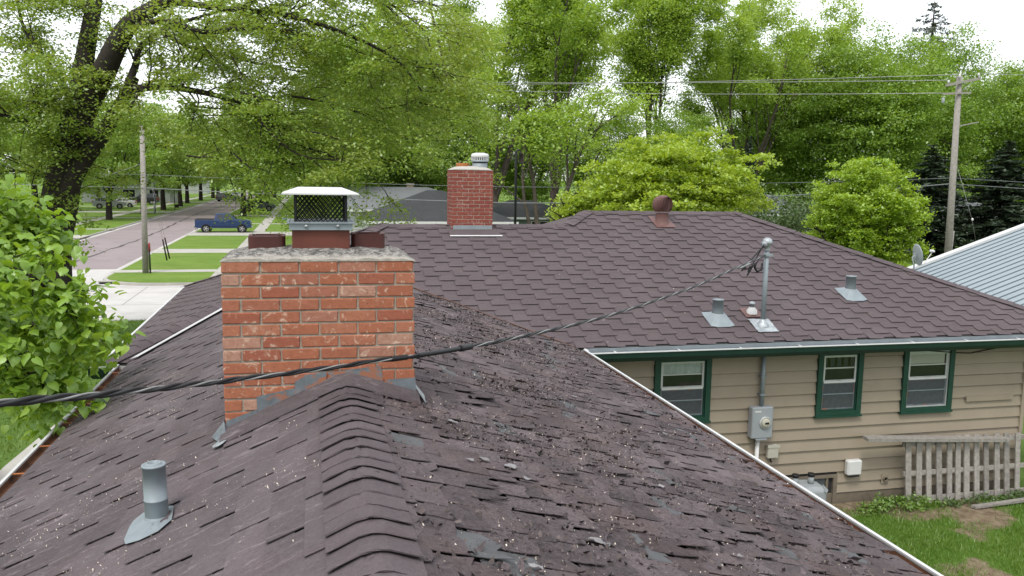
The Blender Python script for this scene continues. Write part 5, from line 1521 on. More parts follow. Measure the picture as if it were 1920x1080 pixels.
# ------------------------------------------------------------------ neighbouring buildings
m_roofdark = shingle_mat('charcoal shingle roof', (.062, .066, .07), (.095, .10, .105), (.04, .043, .045), .3, (.09, .09, .09), .1, 0, 0)
m_rooflight = shingle_mat('grey shingle roof', (.24, .255, .27), (.31, .32, .335), (.17, .18, .185), .3, (.18, .18, .18), .1, 0, 0)
m_whitesiding = mat('white lap siding', (.58, .60, .58), .7, .05, 3)
m_greenwall = mat('grey green wall', (.22, .28, .25), .8, .06)
m_buff = mat('buff brick', (.38, .30, .2), .9, .15)
m_metalroof = mat('pale blue metal roofing', (.34, .40, .43), .5, .05, 2, metal=.1, stain=(.30, .36, .39), sscale=.8)
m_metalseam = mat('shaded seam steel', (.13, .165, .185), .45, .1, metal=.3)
def hip_house(name, label, x0, x1, y0, y1, zb, zw, s, m_w, m_r, over=.5, gable=None, wins=(), group=None):
    """house with a hip roof (or a gable at the x0 end): walls, roof, gutter boards, windows"""
    root = thing(name, label, 'house', ((x0 + x1) / 2, (y0 + y1) / 2, zb), group)
    wl = MB().box((x0, y0, zb - .4), (x1, y1, zw)).build('wall', m_w, root)
    X0, X1, Y0_, Y1 = x0 - over, x1 + over, y0 - over, y1 + over; w = (Y1 - Y0_) / 2; zr = zw + s * w; ym = (Y0_ + Y1) / 2
    a, c = (X0 if gable else X0 + w), X1 - w
    b = MB(); ze = zw - .02
    b.poly([(X0, Y0_, ze), (X1, Y0_, ze), (c, ym, zr), (a, ym, zr)]).poly([(X1, Y1, ze), (X0, Y1, ze), (a, ym, zr), (c, ym, zr)]).poly([(X1, Y0_, ze), (X1, Y1, ze), (c, ym, zr)])
    if not gable: b.poly([(X0, Y1, ze), (X0, Y0_, ze), (a, ym, zr)])
    b.poly([(X0, Y0_, ze - .02), (X0, Y1, ze - .02), (X1, Y1, ze - .02), (X1, Y0_, ze - .02)])
    rf = b.build('roof', m_r, root)
    MB().box((X0, Y0_ - .06, zw - .16), (X1, Y0_ - .005, zw + .0)).build('gutter', m_whitemetal, root)
    if gable:
        MB().prism([(x0 + .01, y0, zw), (x0 + .01, y1, zw), (x0 + .01, ym, zw + s * (y1 - y0) / 2)], (.1, 0, 0)).build('gable', m_w, root)
        g = MB(); g.prism([(X0 - .04, Y0_, ze), (X0 - .04, ym, zr), (X0 - .04, ym, zr - .2), (X0 - .04, Y0_, ze - .2)], (.035, 0, 0)); g.prism([(X0 - .04, Y1, ze), (X0 - .04, ym, zr), (X0 - .04, ym, zr - .2), (X0 - .04, Y1, ze - .2)], (.035, 0, 0)); g.build('bargeboard', m_whitemetal, root)
    else:
        MB().box((X0 - .06, Y0_, zw - .16), (X0 - .005, Y1, zw)).build('gutter', m_whitemetal, root)
    zb_ = MB(); z = zb + .3
    for (wx0, wx1, wz0, wz1, face) in wins:
        if face == 'f':
            f = MB().box((wx0 - .08, y0 - .05, wz0 - .08), (wx1 + .08, y0 - .002, wz1 + .08)).build('window', m_white, root)
            MB().box((wx0, y0 - .06, wz0), ((wx0 + wx1) / 2 - .02, y0 - .051, wz1)).build('pane', m_room, f); MB().box(((wx0 + wx1) / 2 + .02, y0 - .06, wz0), (wx1, y0 - .051, wz1)).build('pane', m_room, f)
        else:
            f = MB().box((x0 - .05, wx0 - .08, wz0 - .08), (x0 - .002, wx1 + .08, wz1 + .08)).build('window', m_white, root)
            MB().box((x0 - .06, wx0, wz0), (x0 - .051, wx1, wz1)).build('pane', m_room, f)
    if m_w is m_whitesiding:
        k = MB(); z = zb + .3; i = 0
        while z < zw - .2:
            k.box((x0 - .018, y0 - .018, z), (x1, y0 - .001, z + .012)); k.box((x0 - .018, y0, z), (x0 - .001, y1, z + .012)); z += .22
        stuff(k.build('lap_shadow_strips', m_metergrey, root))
    return root, rf
zE = at(690, 415, 56).z; xA = at(688, 415, 56).x
h1, rf1 = hip_house('grey_house', 'white walled neighbour house with a dark charcoal hip roof behind the slim chimney', xA + .5, xA + 9.6, 56.5, 64.5, STREET, zE, .44, m_whitesiding, m_roofdark, wins=((xA + 1.2, xA + 2.0, -4.6, -3.5, 'f'), (57.6, 58.4, -4.7, -3.6, 's'), (60.5, 61.4, -4.7, -3.6, 's')), group='neighbour houses across the cross street')
xB = at(662, 400, 66).x
h2, rf2 = hip_house('grey_house', 'neighbour house with a paler grey roof and white gable end behind the charcoal roof', xB, xB + 12, 68.5, 79, STREET, at(690, 393, 68).z, .30, m_whitesiding, m_rooflight, gable=True, wins=((70.5, 71.5, -4.6, -3.4, 's'), (74, 75, -4.6, -3.4, 's')), group='neighbour houses across the cross street')
pc = at(767, 352, 76)
ck = MB().box((pc.x - .3, 75.2, pc.z - 2.2), (pc.x + .3, 75.8, pc.z + .28)).build('chimney', m_buff, rf2)
MB().box((pc.x - .36, 75.14, pc.z + .281), (pc.x + .36, 75.86, pc.z + .40)).build('chimney_cap', m_walk, ck)
xC = at(930, 405, 60).x
h3, rf3 = hip_house('green_house', 'low grey green neighbour house with a grey roof right of the slim chimney', xC - .8, xC + 7, 62, 68, STREET, at(930, 407, 61.5).z, .33, m_greenwall, m_roofdark, wins=((xC + .2, xC + 1.0, -4.2, -3.3, 'f'), (xC + 1.25, xC + 1.9, -4.2, -3.3, 'f'), (xC + 3.2, xC + 4.4, -4.3, -3.3, 'f')), group='neighbour houses across the cross street')
xD = at(1495, 400, 66).x
hip_house('grey_house', 'grey roofed house half hidden by brush beyond the hip', xD - 3, xD + 3, 68, 76, STREET, at(1495, 402, 67.5).z, .36, m_whitesiding, m_rooflight)
xF = at(1755, 430, 70).x
hip_house('white_house', 'white sided house glimpsed between the dark spruces and the power pole', xF - 2.5, xF + 10, 70, 79, STREET, at(1790, 405, 70).z, .36, m_whitesiding, m_rooflight, wins=((xF + .6, xF + 1.3, -3.7, -2.7, 'f'), (xF + 4, xF + 5.2, -3.9, -2.8, 'f')))
xG = at(185, 370, 140).x
hip_house('white_house', 'white house across the road behind the parked white sedan', xG - 9, xG + 6, 168, 178, STREET, -2.8, .4, m_whitesiding, m_rooflight, gable=True, wins=((xG - 2, xG, -4.7, -3.4, 'f'), (xG + 2.5, xG + 4, -4.7, -3.4, 'f')))
hip_house('white_house', 'far white house beyond the end of the street', -34, -26, 240, 248, STREET, -2.6, .4, m_whitesiding, m_rooflight)

# metal roofed building to the right
s_ = .33
g0 = at(1712, 507, 22); GYf = 22.0
rx0, rz0 = g0.x - .95, g0.z - .31
mb = thing('metal_roof_building', 'building with a pale blue ribbed metal roof and white rake edge', 'building', (rx0 + 4, 16, gz(16)))
Lr = 9.2; GYn = 6.0
d_ = Vector((1, 0, s_)).normalized()
MB().box((rx0 + .4, GYn + .3, gz(14) - .5), (rx0 + 15, GYf - .3, rz0 - .15)).build('wall', m_whitesiding, mb)
MB().prism([(rx0 + .41, GYf - .5, rz0 - .149), (rx0 + Lr, GYf - .5, rz0 - .149), (rx0 + Lr, GYf - .5, rz0 + s_ * Lr - .3)], (0, .2, 0)).build('gable', m_whitesiding, mb)
k = 0; y = GYn; st = .29
while y < GYf - .05:
    b = MB(); w = min(st, GYf - y)
    pr_ = [(0, 0), (.012, .022), (.05, .022), (.062, 0), (w * .5, 0), (w * .52, .006), (w * .56, .006), (w * .58, 0), (w - .001, 0)]
    A = [Vector((rx0, y + a, rz0 + c)) for a, c in pr_]; B = [p + Vector((Lr, 0, Lr * s_)) for p in A]
    for i in range(len(A) - 1): b.poly([A[i], B[i], B[i + 1], A[i + 1]][::-1])
    dn_ = Vector((0, 0, -.03)); n = len(A)
    b.poly([A[0] + dn_, A[-1] + dn_, B[-1] + dn_, B[0] + dn_])
    b.build('roof_panel', m_metalroof, mb)
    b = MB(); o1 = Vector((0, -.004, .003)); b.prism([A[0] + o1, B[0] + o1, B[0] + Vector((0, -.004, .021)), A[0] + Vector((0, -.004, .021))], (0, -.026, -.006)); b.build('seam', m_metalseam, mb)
    y += st; k += 1
b = MB(); b.prism([(rx0 - .1, GYf, rz0 - .16), (rx0 - .1, GYf, rz0 + .05), (rx0 + Lr, GYf, rz0 + .08 + s_ * Lr), (rx0 + Lr, GYf, rz0 - .13 + s_ * Lr)], (0, .22, 0)); b.build('rake_trim', m_whitemetal, mb)
b = MB(); b.prism([(rx0 + Lr, GYn, rz0 + s_ * Lr), (rx0 + 2 * Lr, GYn, rz0), (rx0 + 2 * Lr, GYf, rz0), (rx0 + Lr, GYf, rz0 + s_ * Lr)], (0, 0, -.03)); b.build('back_slope', m_metalroof, mb)
b = MB(); b.box((rx0 - .1, GYn, rz0 - .12), (rx0 - .002, GYf - .01, rz0 + .0)); b.build('gutter', m_whitemetal, mb)
# satellite dish
DY = 21.6
dc = at(1718, 478, DY)
ds = thing('satellite_dish', 'grey satellite dish with white receiver arm at the low corner of the metal roof', 'satellite dish', (dc.x, DY, dc.z - .3))
axd = Vector((.95, -.2, .16)).normalized()
b = MB(); R1, n1, n2 = .30, 6, 24; u_ = axd.cross(UP).normalized(); w_ = u_.cross(axd)
V = [dc]; 
for i in range(1, n1 + 1):
    for j in range(n2):
        a = 2 * math.pi * j / n2; rr = R1 * i / n1
        V.append(dc + (u_ * math.cos(a) + w_ * math.sin(a) * 1.08) * rr + axd * (rr * rr * .45))
Fs = [(0, 1 + j, 1 + (j + 1) % n2) for j in range(n2)] + [(1 + (i - 1) * n2 + j, 1 + i * n2 + j, 1 + i * n2 + (j + 1) % n2, 1 + (i - 1) * n2 + (j + 1) % n2) for i in range(1, n1) for j in range(n2)]
b.add(V, Fs, True); o = b.build('reflector', m_metergrey, ds); so = o.modifiers.new('s', 'SOLIDIFY'); so.thickness = .012
fp_ = dc + axd * .5 + w_ * .04
MB().tube([dc - w_ * .3, dc - w_ * .30 + axd * .2, fp_], .013, 6).build('arm', m_white, ds)
b = MB(); b.lathe([(.02, -.04), (.04, -.02), (.045, .06), (.03, .09), (0, .09)], fp_, 12, -axd + Vector((0, 0, .2))); b.tube([fp_ + u_ * -.07, fp_ + u_ * .07], .03, 8); b.build('receiver', m_white, ds)
MB().tube([dc - axd * .02, dc - axd * .12 - w_ * .05, Vector((dc.x - .05, DY, dc.z - .30)), Vector((dc.x + .05, DY + .1, rz0 + .02))], .022, 8).build('mount', m_metergrey, ds)
MB().box((dc.x - .06, DY - .02, dc.z - .08), (dc.x - .0, DY + .05, dc.z + .06)).build('bracket', m_metergrey, ds)

# ------------------------------------------------------------------ poles and wires
PLx, PLY = at(270, 380, 51.3).x, 51.3
pt = at(266, 236, PLY); pb = at(273, 512, PLY)
po = thing('utility_pole', 'weathered bare wooden utility pole on the corner lawn by the street', 'utility pole', (pb.x, PLY, STREET))
MB().tube([(pb.x, PLY, STREET - .3), (pt.x, PLY, pt.z)], [.17, .125], 12).build('pole', m_polewood, po)
MB().tube([(pb.x + .24, PLY - .1, STREET), (pb.x + .22, PLY - .1, STREET + 1.65)], .022, 6).build('ground_rod', m_black, po)
mk = thing('marker_post', 'slim post with a red marker beside the bare wooden pole', 'marker post', (pb.x + .32, PLY - .25, STREET))
MB().tube([(pb.x + .32, PLY - .25, STREET), (pb.x + .30, PLY - .25, STREET + 1.25)], .028, 6).build('post', m_black, mk)
m_red = mat('red marker', (.30, .03, .025), .6)
MB().tube([(pb.x + .30, PLY - .25, STREET + 1.255), (pb.x + .29, PLY - .25, STREET + 1.72)], .05, 8).build('marker', m_red, mk)
m_guard = mat('dark guy guard', (.03, .022, .018), .7)
for i, (xa, ya, xb_, yb_, lb) in enumerate(((305, 449, 313, 488, 'dark slanted guy wire guard, the lower of two on the corner lawn'), (309, 446, 318, 485, 'dark slanted guy wire guard, the higher of two on the corner lawn'))):
    a, c = at(xa, ya, 56), at(xb_, yb_, 56.5); c.z = max(c.z, STREET - .02)
    gw = thing('guy_wire', lb, 'guy wire', tuple(c), 'guy wires on the corner lawn')
    MB().tube([c, a], .045, 6).build('guard', m_guard, gw)
    up = a + (a - c).normalized() * 3.6
    MB().tube([a, up], .006, 4).build('strand', m_wire_bare, gw)
RY = 35.0
qt = at(1799, 143, RY); qb = at(1781, 480, RY)
dirp = (Vector((qt.x - qb.x, 0, qt.z - qb.z)))
rp_ = thing('power_pole', 'tall silvered wooden power pole with crossarms and insulators', 'power pole', (qb.x, RY, gz(RY)))
q0 = Vector((qb.x - .06, RY, gz(RY) - .3)); q1 = Vector((qt.x, RY, qt.z))
MB().tube([q0, q1], [.185, .125], 12).build('pole', m_polewood, rp_)
def arm_(xa, ya, xb_, yb_, dy, nm, t_=.055):
    a, c = at(xa, ya, RY - .16), at(xb_, yb_, RY - .16); a.y = RY - .16 - dy; c.y = RY - .16 + dy
    b = MB(); b.prism([a + Vector((0, -t_, -t_)), c + Vector((0, -t_, -t_)), c + Vector((0, -t_, t_)), a + Vector((0, -t_, t_))], (0, 2 * t_, 0)); return b.build(nm, m_polewood, rp_), a, c
ca_, a1, a2 = arm_(1774, 160, 1838, 147, .0, 'crossarm')
cb_, a3, a4 = arm_(1768, 176, 1820, 174, .0, 'crossarm', .045)
arm_(1799, 236, 1835, 229, 0, 'bracket_arm', .022)
MB().tube([a2 + Vector((-.2, 0, -.02)), (q1.x + .03, RY - .12, q1.z - .75)], .018, 5).build('brace', m_wire_bare, rp_)
for p_ in (a1 + Vector((.12, 0, .06)), a2 + Vector((-.1, 0, .06)), Vector((q1.x, RY - .05, q1.z)), Vector((q1.x - .12, RY - .16, q1.z - .12))):
    MB().lathe([(.02, 0), (.02, .06), (.06, .07), (.06, .1), (.04, .11), (.055, .13), (.03, .19), (0, .19)], p_, 10).build('insulator', m_white, rp_)
MB().lathe([(.06, 0), (.07, .02), (.07, .2), (.05, .24), (0, .25)], a3 + Vector((.02, -.02, -.42)), 10).build('fuse_cutout', m_metergrey, rp_)
MB().tube([(qb.x + .12, RY + .32, gz(RY)), (qb.x + .26, RY + .32, qb.z + 1.2)], .13, 10).build('stub_pole', m_polewood, rp_)
MB().tube([Vector((q1.x + .12, RY - .1, q1.z - 4.0)), at(1822, 410, RY - .6), at(1832, 465, RY - .9)], .008, 4).build('guy_strand', m_wire_bare, rp_)
MB().lathe([(.02, 0), (.05, .03), (.05, .1), (0, .14)], at(1823, 414, RY - .6), 8).build('guy_insulator', m_white, rp_)
m_wire_mid = mat('grey overhead wire', (.20, .22, .22), .5, .1)
def wire(name, pts, r, m, label, sag=0, group='overhead wires', n=40):
    P = []
    pts = [Vector(p) for p in pts]
    for i in range(len(pts) - 1):
        for k in range(n):
            t_ = k / n; q = pts[i].lerp(pts[i + 1], t_); q.z -= sag * 4 * t_ * (1 - t_); P.append(q)
    P.append(pts[-1])
    o = MB().tube(P, r, 5).build(name, m); tag(o, label, 'overhead wire', group); return o
far_l = lambda px, py, Y: at(px, py, Y)
wire('power_line', [a1 + Vector((.12, 0, .24)), at(690, 152, 62), at(-600, 158, 84)], .015, m_wire_bare, 'thin pale power line, highest of those from the crossarm pole', .12)
wire('power_line', [Vector((q1.x - .12, RY - .16, q1.z + .06)), at(640, 157, 63), at(-600, 166, 86)], .015, m_wire_bare, 'thin pale power line, middle one of three leaving the crossarm pole', .2)
wire('power_line', [a3 + Vector((.3, 0, .05)), at(690, 160, 60), at(-600, 172, 84)], .015, m_wire_bare, 'thin pale power line, lowest of three leaving the crossarm pole', .25)
wire('power_line', [a2 + Vector((-.1, 0, .24)), at(2500, 152, 30)], .013, m_wire_bare, 'short thin power line running on from the crossarm pole out of view', .1)
pw1 = Vector((q1.x - .12, RY - .1, at(1790, 345, RY).z))
wire('telephone_cable', [at(-400, 322, 50), Vector((pb.x - .02, PLY - .16, at(268, 352, PLY).z))], .022, m_wire_mid, 'thick telephone cable running from the bare wooden pole behind the elm', .12)
wire('telephone_cable', [Vector((pb.x - .02, PLY - .16, at(268, 352, PLY).z)), at(840, 377, 44.5), at(1060, 380.5, 42.2), at(1400, 371, 38.4), pw1], .024, m_wire_mid, 'thick telephone cable strung between the two wooden poles behind the chimneys', .04)
wire('telephone_cable', [pw1 + Vector((.2, 0, 0)), at(2300, 372, 30)], .014, m_wire_mid, 'thick telephone cable running on past the power pole over the metal roof', .05)
pw2 = Vector((q1.x - .12, RY - .1, at(1790, 334, RY).z))
wire('thin_cable', [at(-400, 318, 50), Vector((pb.x - .02, PLY - .15, at(268, 327, PLY).z)), at(760, 346, 45.5), at(1060, 351, 42.2), at(1400, 344, 38.4), pw2], .011, m_wire_mid, 'thin cable above the thick telephone cable between the two poles', .03)
wire('thin_cable', [pw2 + Vector((.2, 0, 0)), at(2300, 358, 30)], .010, m_wire_mid, 'thin cable running on past the power pole above the thick one', .05)
wire('service_wire', [Vector((pb.x + .02, PLY - .13, at(267, 307, PLY).z)), at(150, 340, 58), at(20, 372, 66)], .014, m_wire_bare, 'thin service wire slanting down from the bare pole to a house across the road', .1)
# twisted service drop in front of the chimney: two black strands and one bare
sd_ = thing('service_cable', 'twisted black and bare service cable sagging across the brick chimney to the mast', 'cable', tuple(an), 'overhead wires')
KP = [at(-420, 776, 1.75), at(-150, 768, 2.05), at(0, 755, 2.35), at(180, 740, 2.8), at(415, 715, 3.6), at(600, 692, 4.1), at(690, 679, 4.32), at(780, 667, 4.47), at(870, 652, 4.8), at(1000, 626, 5.5), at(1150, 589, 6.6), at(1300, 538, 8.25), at(1385, 500, 9.3), an]
P = []
for i in range(len(KP) - 1):
    a = KP[max(i - 1, 0)]; b_ = KP[i]; c = KP[i + 1]; d = KP[min(i + 2, len(KP) - 1)]
    for k in range(28):
        u = k / 28; P.append(.5 * ((2 * b_) + (c - a) * u + (2 * a - 5 * b_ + 4 * c - d) * u * u + (3 * b_ - a - 3 * c + d) * u ** 3))
P.append(KP[-1])
ln = 0; ph = [0]
for i in range(1, len(P)): ln += (P[i] - P[i - 1]).length; ph.append(ln)
for s3 in range(3):
    pts = []
    for i, p in enumerate(P):
        tg = (P[min(i + 1, len(P) - 1)] - P[max(i - 1, 0)]).normalized(); u = tg.cross(UP).normalized(); w = u.cross(tg); a = ph[i] / .42 * 2 * math.pi + s3 * 2.094
        pts.append(p + (u * math.cos(a) + w * math.sin(a)) * (.0068 if s3 < 2 else .006))
    o = MB().tube(pts, .0074 if s3 < 2 else .0042, 6).build('strand', m_wire_black if s3 < 2 else m_wire_bare, sd_)
    if s3 == 2: o['label'] = 'bare metal strand'
def pick(px):
    return min(range(len(P)), key=lambda i: abs(proj(P[i])[0] - px))
i0, i1 = pick(782), pick(880)
MB().tube(P[i0:i1], .014, 8).build('splice_sleeve', m_wire_black, sd_)
i0, i1 = pick(860), pick(884); MB().tube(P[i0:i1 + 1], .019, 8).build('splice_sleeve', m_wire_black, sd_)
i0, i1 = pick(735), pick(765); MB().tube(P[i0:i1 + 1], .015, 8).build('splice_sleeve', m_wire_black, sd_)
i0, i1 = pick(1385), pick(1405); MB().tube([p + Vector((0, 0, -.02)) for p in P[i0:i1 + 1]], .016, 8).build('wedge_clamp', m_wire_bare, sd_)

# black pole with a hanging feeder
FY_ = 33
f0, f1 = at(966, 425, FY_), at(968, 284, FY_)
fd = thing('feeder_pole', 'black metal pole with a hooked top holding a hanging lantern feeder', 'feeder pole', (f0.x, FY_, gz(FY_)))
MB().tube([(f0.x, FY_, gz(FY_)), (f1.x, FY_, f1.z), (f1.x + .06, FY_, f1.z + .06), (f1.x + .17, FY_, f1.z + .05), (f1.x + .2, FY_, f1.z - .02)], [.06, .05, .03, .025, .02], 10).build('pole', m_black, fd)
MB().lathe([(.02, .02), (.10, -.08), (.08, -.10), (.09, -.42), (.11, -.46), (0, -.47)], (f1.x + .2, FY_, f1.z - .02), 10).build('lantern', m_guard, fd)
MB().box((f0.x - .07, FY_ - .07, gz(FY_)), (f0.x + .07, FY_ + .07, gz(FY_) + .3)).build('base_sleeve', m_black, fd)

# ------------------------------------------------------------------ vehicles
m_tyre = mat('tyre rubber', (.015, .015, .015), .9)
m_rim = mat('alloy rim', (.5, .5, .5), .35, .05, metal=.6)
m_carglass = mat('tinted car glass', (.02, .025, .03), .08, .05, spec=.6)
m_lampred = mat('red lamp lens', (.35, .02, .015), .25)
m_lampw = mat('clear lamp lens', (.6, .6, .58), .2)
m_chrome = mat('chrome', (.6, .6, .6), .2, .03, metal=.9)
def paint(name, c): return mat(name, c, .28, .03, spec=.5)
m_blue = paint('navy blue paint', (.015, .042, .14)); m_carwhite = paint('white car paint', (.72, .72, .72)); m_cardark = paint('dark car paint', (.02, .021, .024)); m_cargrey = paint('grey car paint', (.11, .12, .13)); m_silver = paint('silver paint', (.42, .43, .44))
def vehicle(name, label, cat, prof, wid, belt, tuck, m, wheels, wr, panes, group=None, lampx=None, wheel_w=.22):
    """side profile [(x,z)] (front towards +x) with walls that lean in above the belt line"""
    root = thing(name, label, cat, (0, 0, 0), group)
    hw = lambda z: wid / 2 - max(0, z - belt) * tuck - max(0, .42 - z) * .15
    n = len(prof); V = [(x, -hw(z), z) for x, z in prof] + [(x, hw(z), z) for x, z in prof]
    b = MB()
    for up_ in (0, 1):                                  # sheet metal below and above the belt line
        Q = []
        for i in range(n):
            (xa, za), (xb_, zb2) = prof[i - 1], prof[i]
            ia, ib = (za >= belt) == bool(up_), (zb2 >= belt) == bool(up_)
            if ia != ib: f_ = (belt - za) / (zb2 - za); Q.append((xa + (xb_ - xa) * f_, belt))
            if ib: Q.append((xb_, zb2))
        b.poly([(x, -hw(z), z) for x, z in Q]); b.poly([(x, hw(z), z) for x, z in Q][::-1])
    b.add(V, [((i + 1) % n, i, n + i, n + (i + 1) % n) for i in range(n)])
    b.build('body', m, root)
    for nm, P in panes:
        for s in (-1, 1):
            Q = [(x, s * (hw(z) + .004), z) for x, z in P]
            if nm == 'side':
                bb = MB(); bb.prism(Q, (0, s * .006, 0)); bb.build('side_window', m_carglass, root)
        if nm in ('windscreen', 'rear_window'):
            (xa, za), (xb_, zb2) = P
            d = Vector((zb2 - za, 0, -(xb_ - xa))).normalized() * (.006 if nm == 'windscreen' else -.006)
            if nm == 'windscreen' and d.x < 0: d = -d
            if nm == 'rear_window' and d.x > 0: d = -d
            Q = [Vector((xa, -hw(za) + .09, za)), Vector((xa, hw(za) - .09, za)), Vector((xb_, hw(zb2) - .1, zb2)), Vector((xb_, -hw(zb2) + .1, zb2))]
            bb = MB(); bb.prism([q + d * .5 for q in Q], d * 1.5); bb.build(nm, m_carglass, root)
    for wx in wheels:
        for s in (-1, 1):
            c = Vector((wx, s * (wid / 2 - wheel_w + .03), wr)); ax = (0, s, 0)
            arch = MB().lathe([(wr * 1.16, 0), (wr * 1.16, wheel_w - .022), (0, wheel_w - .022)], c, 22, ax, False).build('wheel_arch', m_black, root)
            w = MB().lathe([(wr * .6, .0), (wr * .97, .01), (wr, .05), (wr, wheel_w - .04), (wr * .95, wheel_w), (wr * .68, wheel_w + .006), (wr * .66, wheel_w - .03)], c, 24, ax).build('wheel', m_tyre, root)
            rm = MB(); rm.lathe([(wr * .66, wheel_w - .02), (wr * .64, wheel_w), (wr * .58, wheel_w - .02)], c, 20, ax); rm.lathe([(0, wheel_w - .003), (wr * .2, wheel_w - .003), (wr * .22, wheel_w - .03)], c, 12, ax)
            for k in range(5):
                a = 2 * math.pi * k / 5; dv = Vector((math.cos(a), 0, math.sin(a))); pv = Vector((-dv.z, 0, dv.x)); o_ = c + Vector((0, s * (wheel_w - .025), 0))
                rm.prism([o_ + dv * wr * .15 + pv * wr * .10, o_ + dv * wr * .6 + pv * wr * .13, o_ + dv * wr * .6 - pv * wr * .13, o_ + dv * wr * .15 - pv * wr * .10], (0, s * .02, 0))
            rm.build('rim', m_rim, w)
    xf, xr_ = max(x for x, z in prof), min(x for x, z in prof)
    if lampx:
        (zf, zr_) = lampx
        for s in (-1, 1):
            MB().cbox((xf - .22, s * (wid / 2 - .30) - .16, zf - .09), (xf + .012, s * (wid / 2 - .30) + .16 + .1 * (s > 0) * 0, zf + .09), .02).build('headlight', m_lampw, root)
            MB().cbox((xr_ - .012, s * (wid / 2 - .13) - .09, zr_ - .17), (xr_ + .14, s * (wid / 2 - .13) + .138, zr_ + .17), .015).build('taillight', m_lampred, root)
            MB().cbox((xr_ + (xf - xr_) * .62, s * (wid / 2 + .10) - .09, belt + .0), (xr_ + (xf - xr_) * .62 + .12, s * (wid / 2 + .10) + .09, belt + .18), .02).build('mirror', m, root)
    return root, hw
TP = [(0, .55), (0, 1.28), (1.78, 1.28), (1.80, 1.30), (2.0, 1.88), (3.05, 1.90), (3.35, 1.86), (3.98, 1.30), (5.0, 1.22), (5.28, 1.12), (5.34, .85), (5.34, .5), (4.9, .45), (.35, .45)]
tk, hw = vehicle('pickup_truck', 'navy blue pickup truck parked across the driveway by the sidewalk', 'pickup truck', TP, 1.95, 1.2, .24, m_blue, (1.03, 4.45), .40,
             [('side', [(2.06, 1.34), (2.14, 1.78), (2.62, 1.80), (2.62, 1.34)]), ('side', [(2.72, 1.34), (2.72, 1.80), (3.22, 1.79), (3.70, 1.34)]), ('windscreen', ((3.93, 1.36), (3.40, 1.83))), ('rear_window', ((1.84, 1.4), (1.98, 1.8)))], lampx=(.98, 1.02))
MB().box((.06, -.86, 1.281), (1.74, .86, 1.284)).build('bed_liner', m_black, tk)
MB().box((0.0, -.975, 1.285), (1.76, -.90, 1.33)).box((0.0, .90, 1.285), (1.76, .975, 1.33)).box((0.0, -.9, 1.285), (.06, .9, 1.33)).build('bed_rail', m_black, tk)
MB().cbox((-.14, -.93, .50), (-.015, .93, .68), .02).build('rear_bumper', m_chrome, tk)
MB().cbox((5.345, -.95, .50), (5.45, .95, .66), .02).build('front_bumper', m_chrome, tk)
MB().box((5.342, -.55, .72), (5.365, .55, 1.06)).build('grille', m_black, tk)
for s in (-1, 1):
    dd = MB(); y = s * (hw(1.1) + .002)
    for x in (1.79, 2.67, 3.78): dd.box((x, min(y, y + s * .003), .58), (x + .014, max(y, y + s * .003), 1.27))
    dd.box((1.8, min(y, y + s * .003), .575), (3.79, max(y, y + s * .003), .589)); dd.build('door_seams', m_black, tk)
    MB().box((2.76, min(y, y + s * .03), 1.08), (2.94, max(y, y + s * .03), 1.12)).build('door_handle', m_chrome, tk)
    MB().box((1.5, min(y, y + s * .02), .60), (4.0, max(y, y + s * .02), .64)).build('side_step', m_black, tk)
MB().box((.06, -.95, .2), (.10, -.72, .55)).build('mud_flap', m_black, tk)
MB().box((.06, .72, .2), (.10, .95, .55)).build('mud_flap', m_black, tk)
place(tk, -10.42, 86.3, math.radians(1.5), .95, z=STREET)
SP = [(0, .4), (-.02, .78), (.12, .98), (.75, 1.02), (1.35, 1.36), (1.9, 1.44), (2.5, 1.40), (3.25, 1.0), (4.2, .88), (4.55, .70), (4.58, .4), (4.2, .28), (.3, .28)]
SPAN = [('side', [(1.0, 1.04), (1.48, 1.33), (1.95, 1.38), (1.95, 1.03)]), ('side', [(2.03, 1.03), (2.03, 1.38), (2.48, 1.34), (3.02, 1.02)]), ('windscreen', ((3.18, 1.05), (2.56, 1.38))), ('rear_window', ((.82, 1.06), (1.32, 1.35)))]
s1, _ = vehicle('sedan_car', 'white sedan parked on a drive among the trees across the road', 'car', SP, 1.8, .95, .38, m_carwhite, (.9, 3.62), .33, SPAN, 'cars parked across the road', (.68, .82))
place(s1, -26.4, 146, math.radians(184), 1, z=STREET)
UP_ = [(0, .45), (-.02, .95), (.1, 1.1), (.35, 1.68), (.8, 1.76), (2.7, 1.74), (3.4, 1.12), (4.4, 1.02), (4.65, .85), (4.68, .45), (4.3, .34), (.3, .34)]
UPAN = [('side', [(.42, 1.14), (.55, 1.60), (1.1, 1.64), (1.1, 1.12)]), ('side', [(1.18, 1.12), (1.18, 1.64), (2.0, 1.65), (2.0, 1.12)]), ('side', [(2.08, 1.12), (2.08, 1.65), (2.62, 1.64), (3.16, 1.12)]), ('windscreen', ((3.34, 1.18), (2.76, 1.68))), ('rear_window', ((.14, 1.15), (.34, 1.62)))]
u1, _ = vehicle('suv_car', 'dark suv parked behind the white sedan among the trees', 'car', UP_, 1.9, 1.08, .28, m_cardark, (.95, 3.72), .37, UPAN, 'cars parked across the road', (.86, 1.0))
place(u1, -25.0, 158, math.radians(180), 1.05, z=STREET)
u2, _ = vehicle('suv_car', 'pale suv beside a trunk left of the white sedan', 'car', UP_, 1.9, 1.08, .28, m_silver, (.95, 3.72), .37, UPAN, 'cars parked across the road', (.86, 1.0))
place(u2, -31.5, 140, math.radians(10), 1, z=STREET)
u3, _ = vehicle('suv_car', 'dark grey suv standing far down the road', 'car', UP_, 1.9, 1.08, .28, m_cargrey, (.95, 3.72), .37, UPAN, 'cars along the road', (.86, 1.0))
place(u3, -17.2, 181, math.radians(60), 1, z=RZ0)
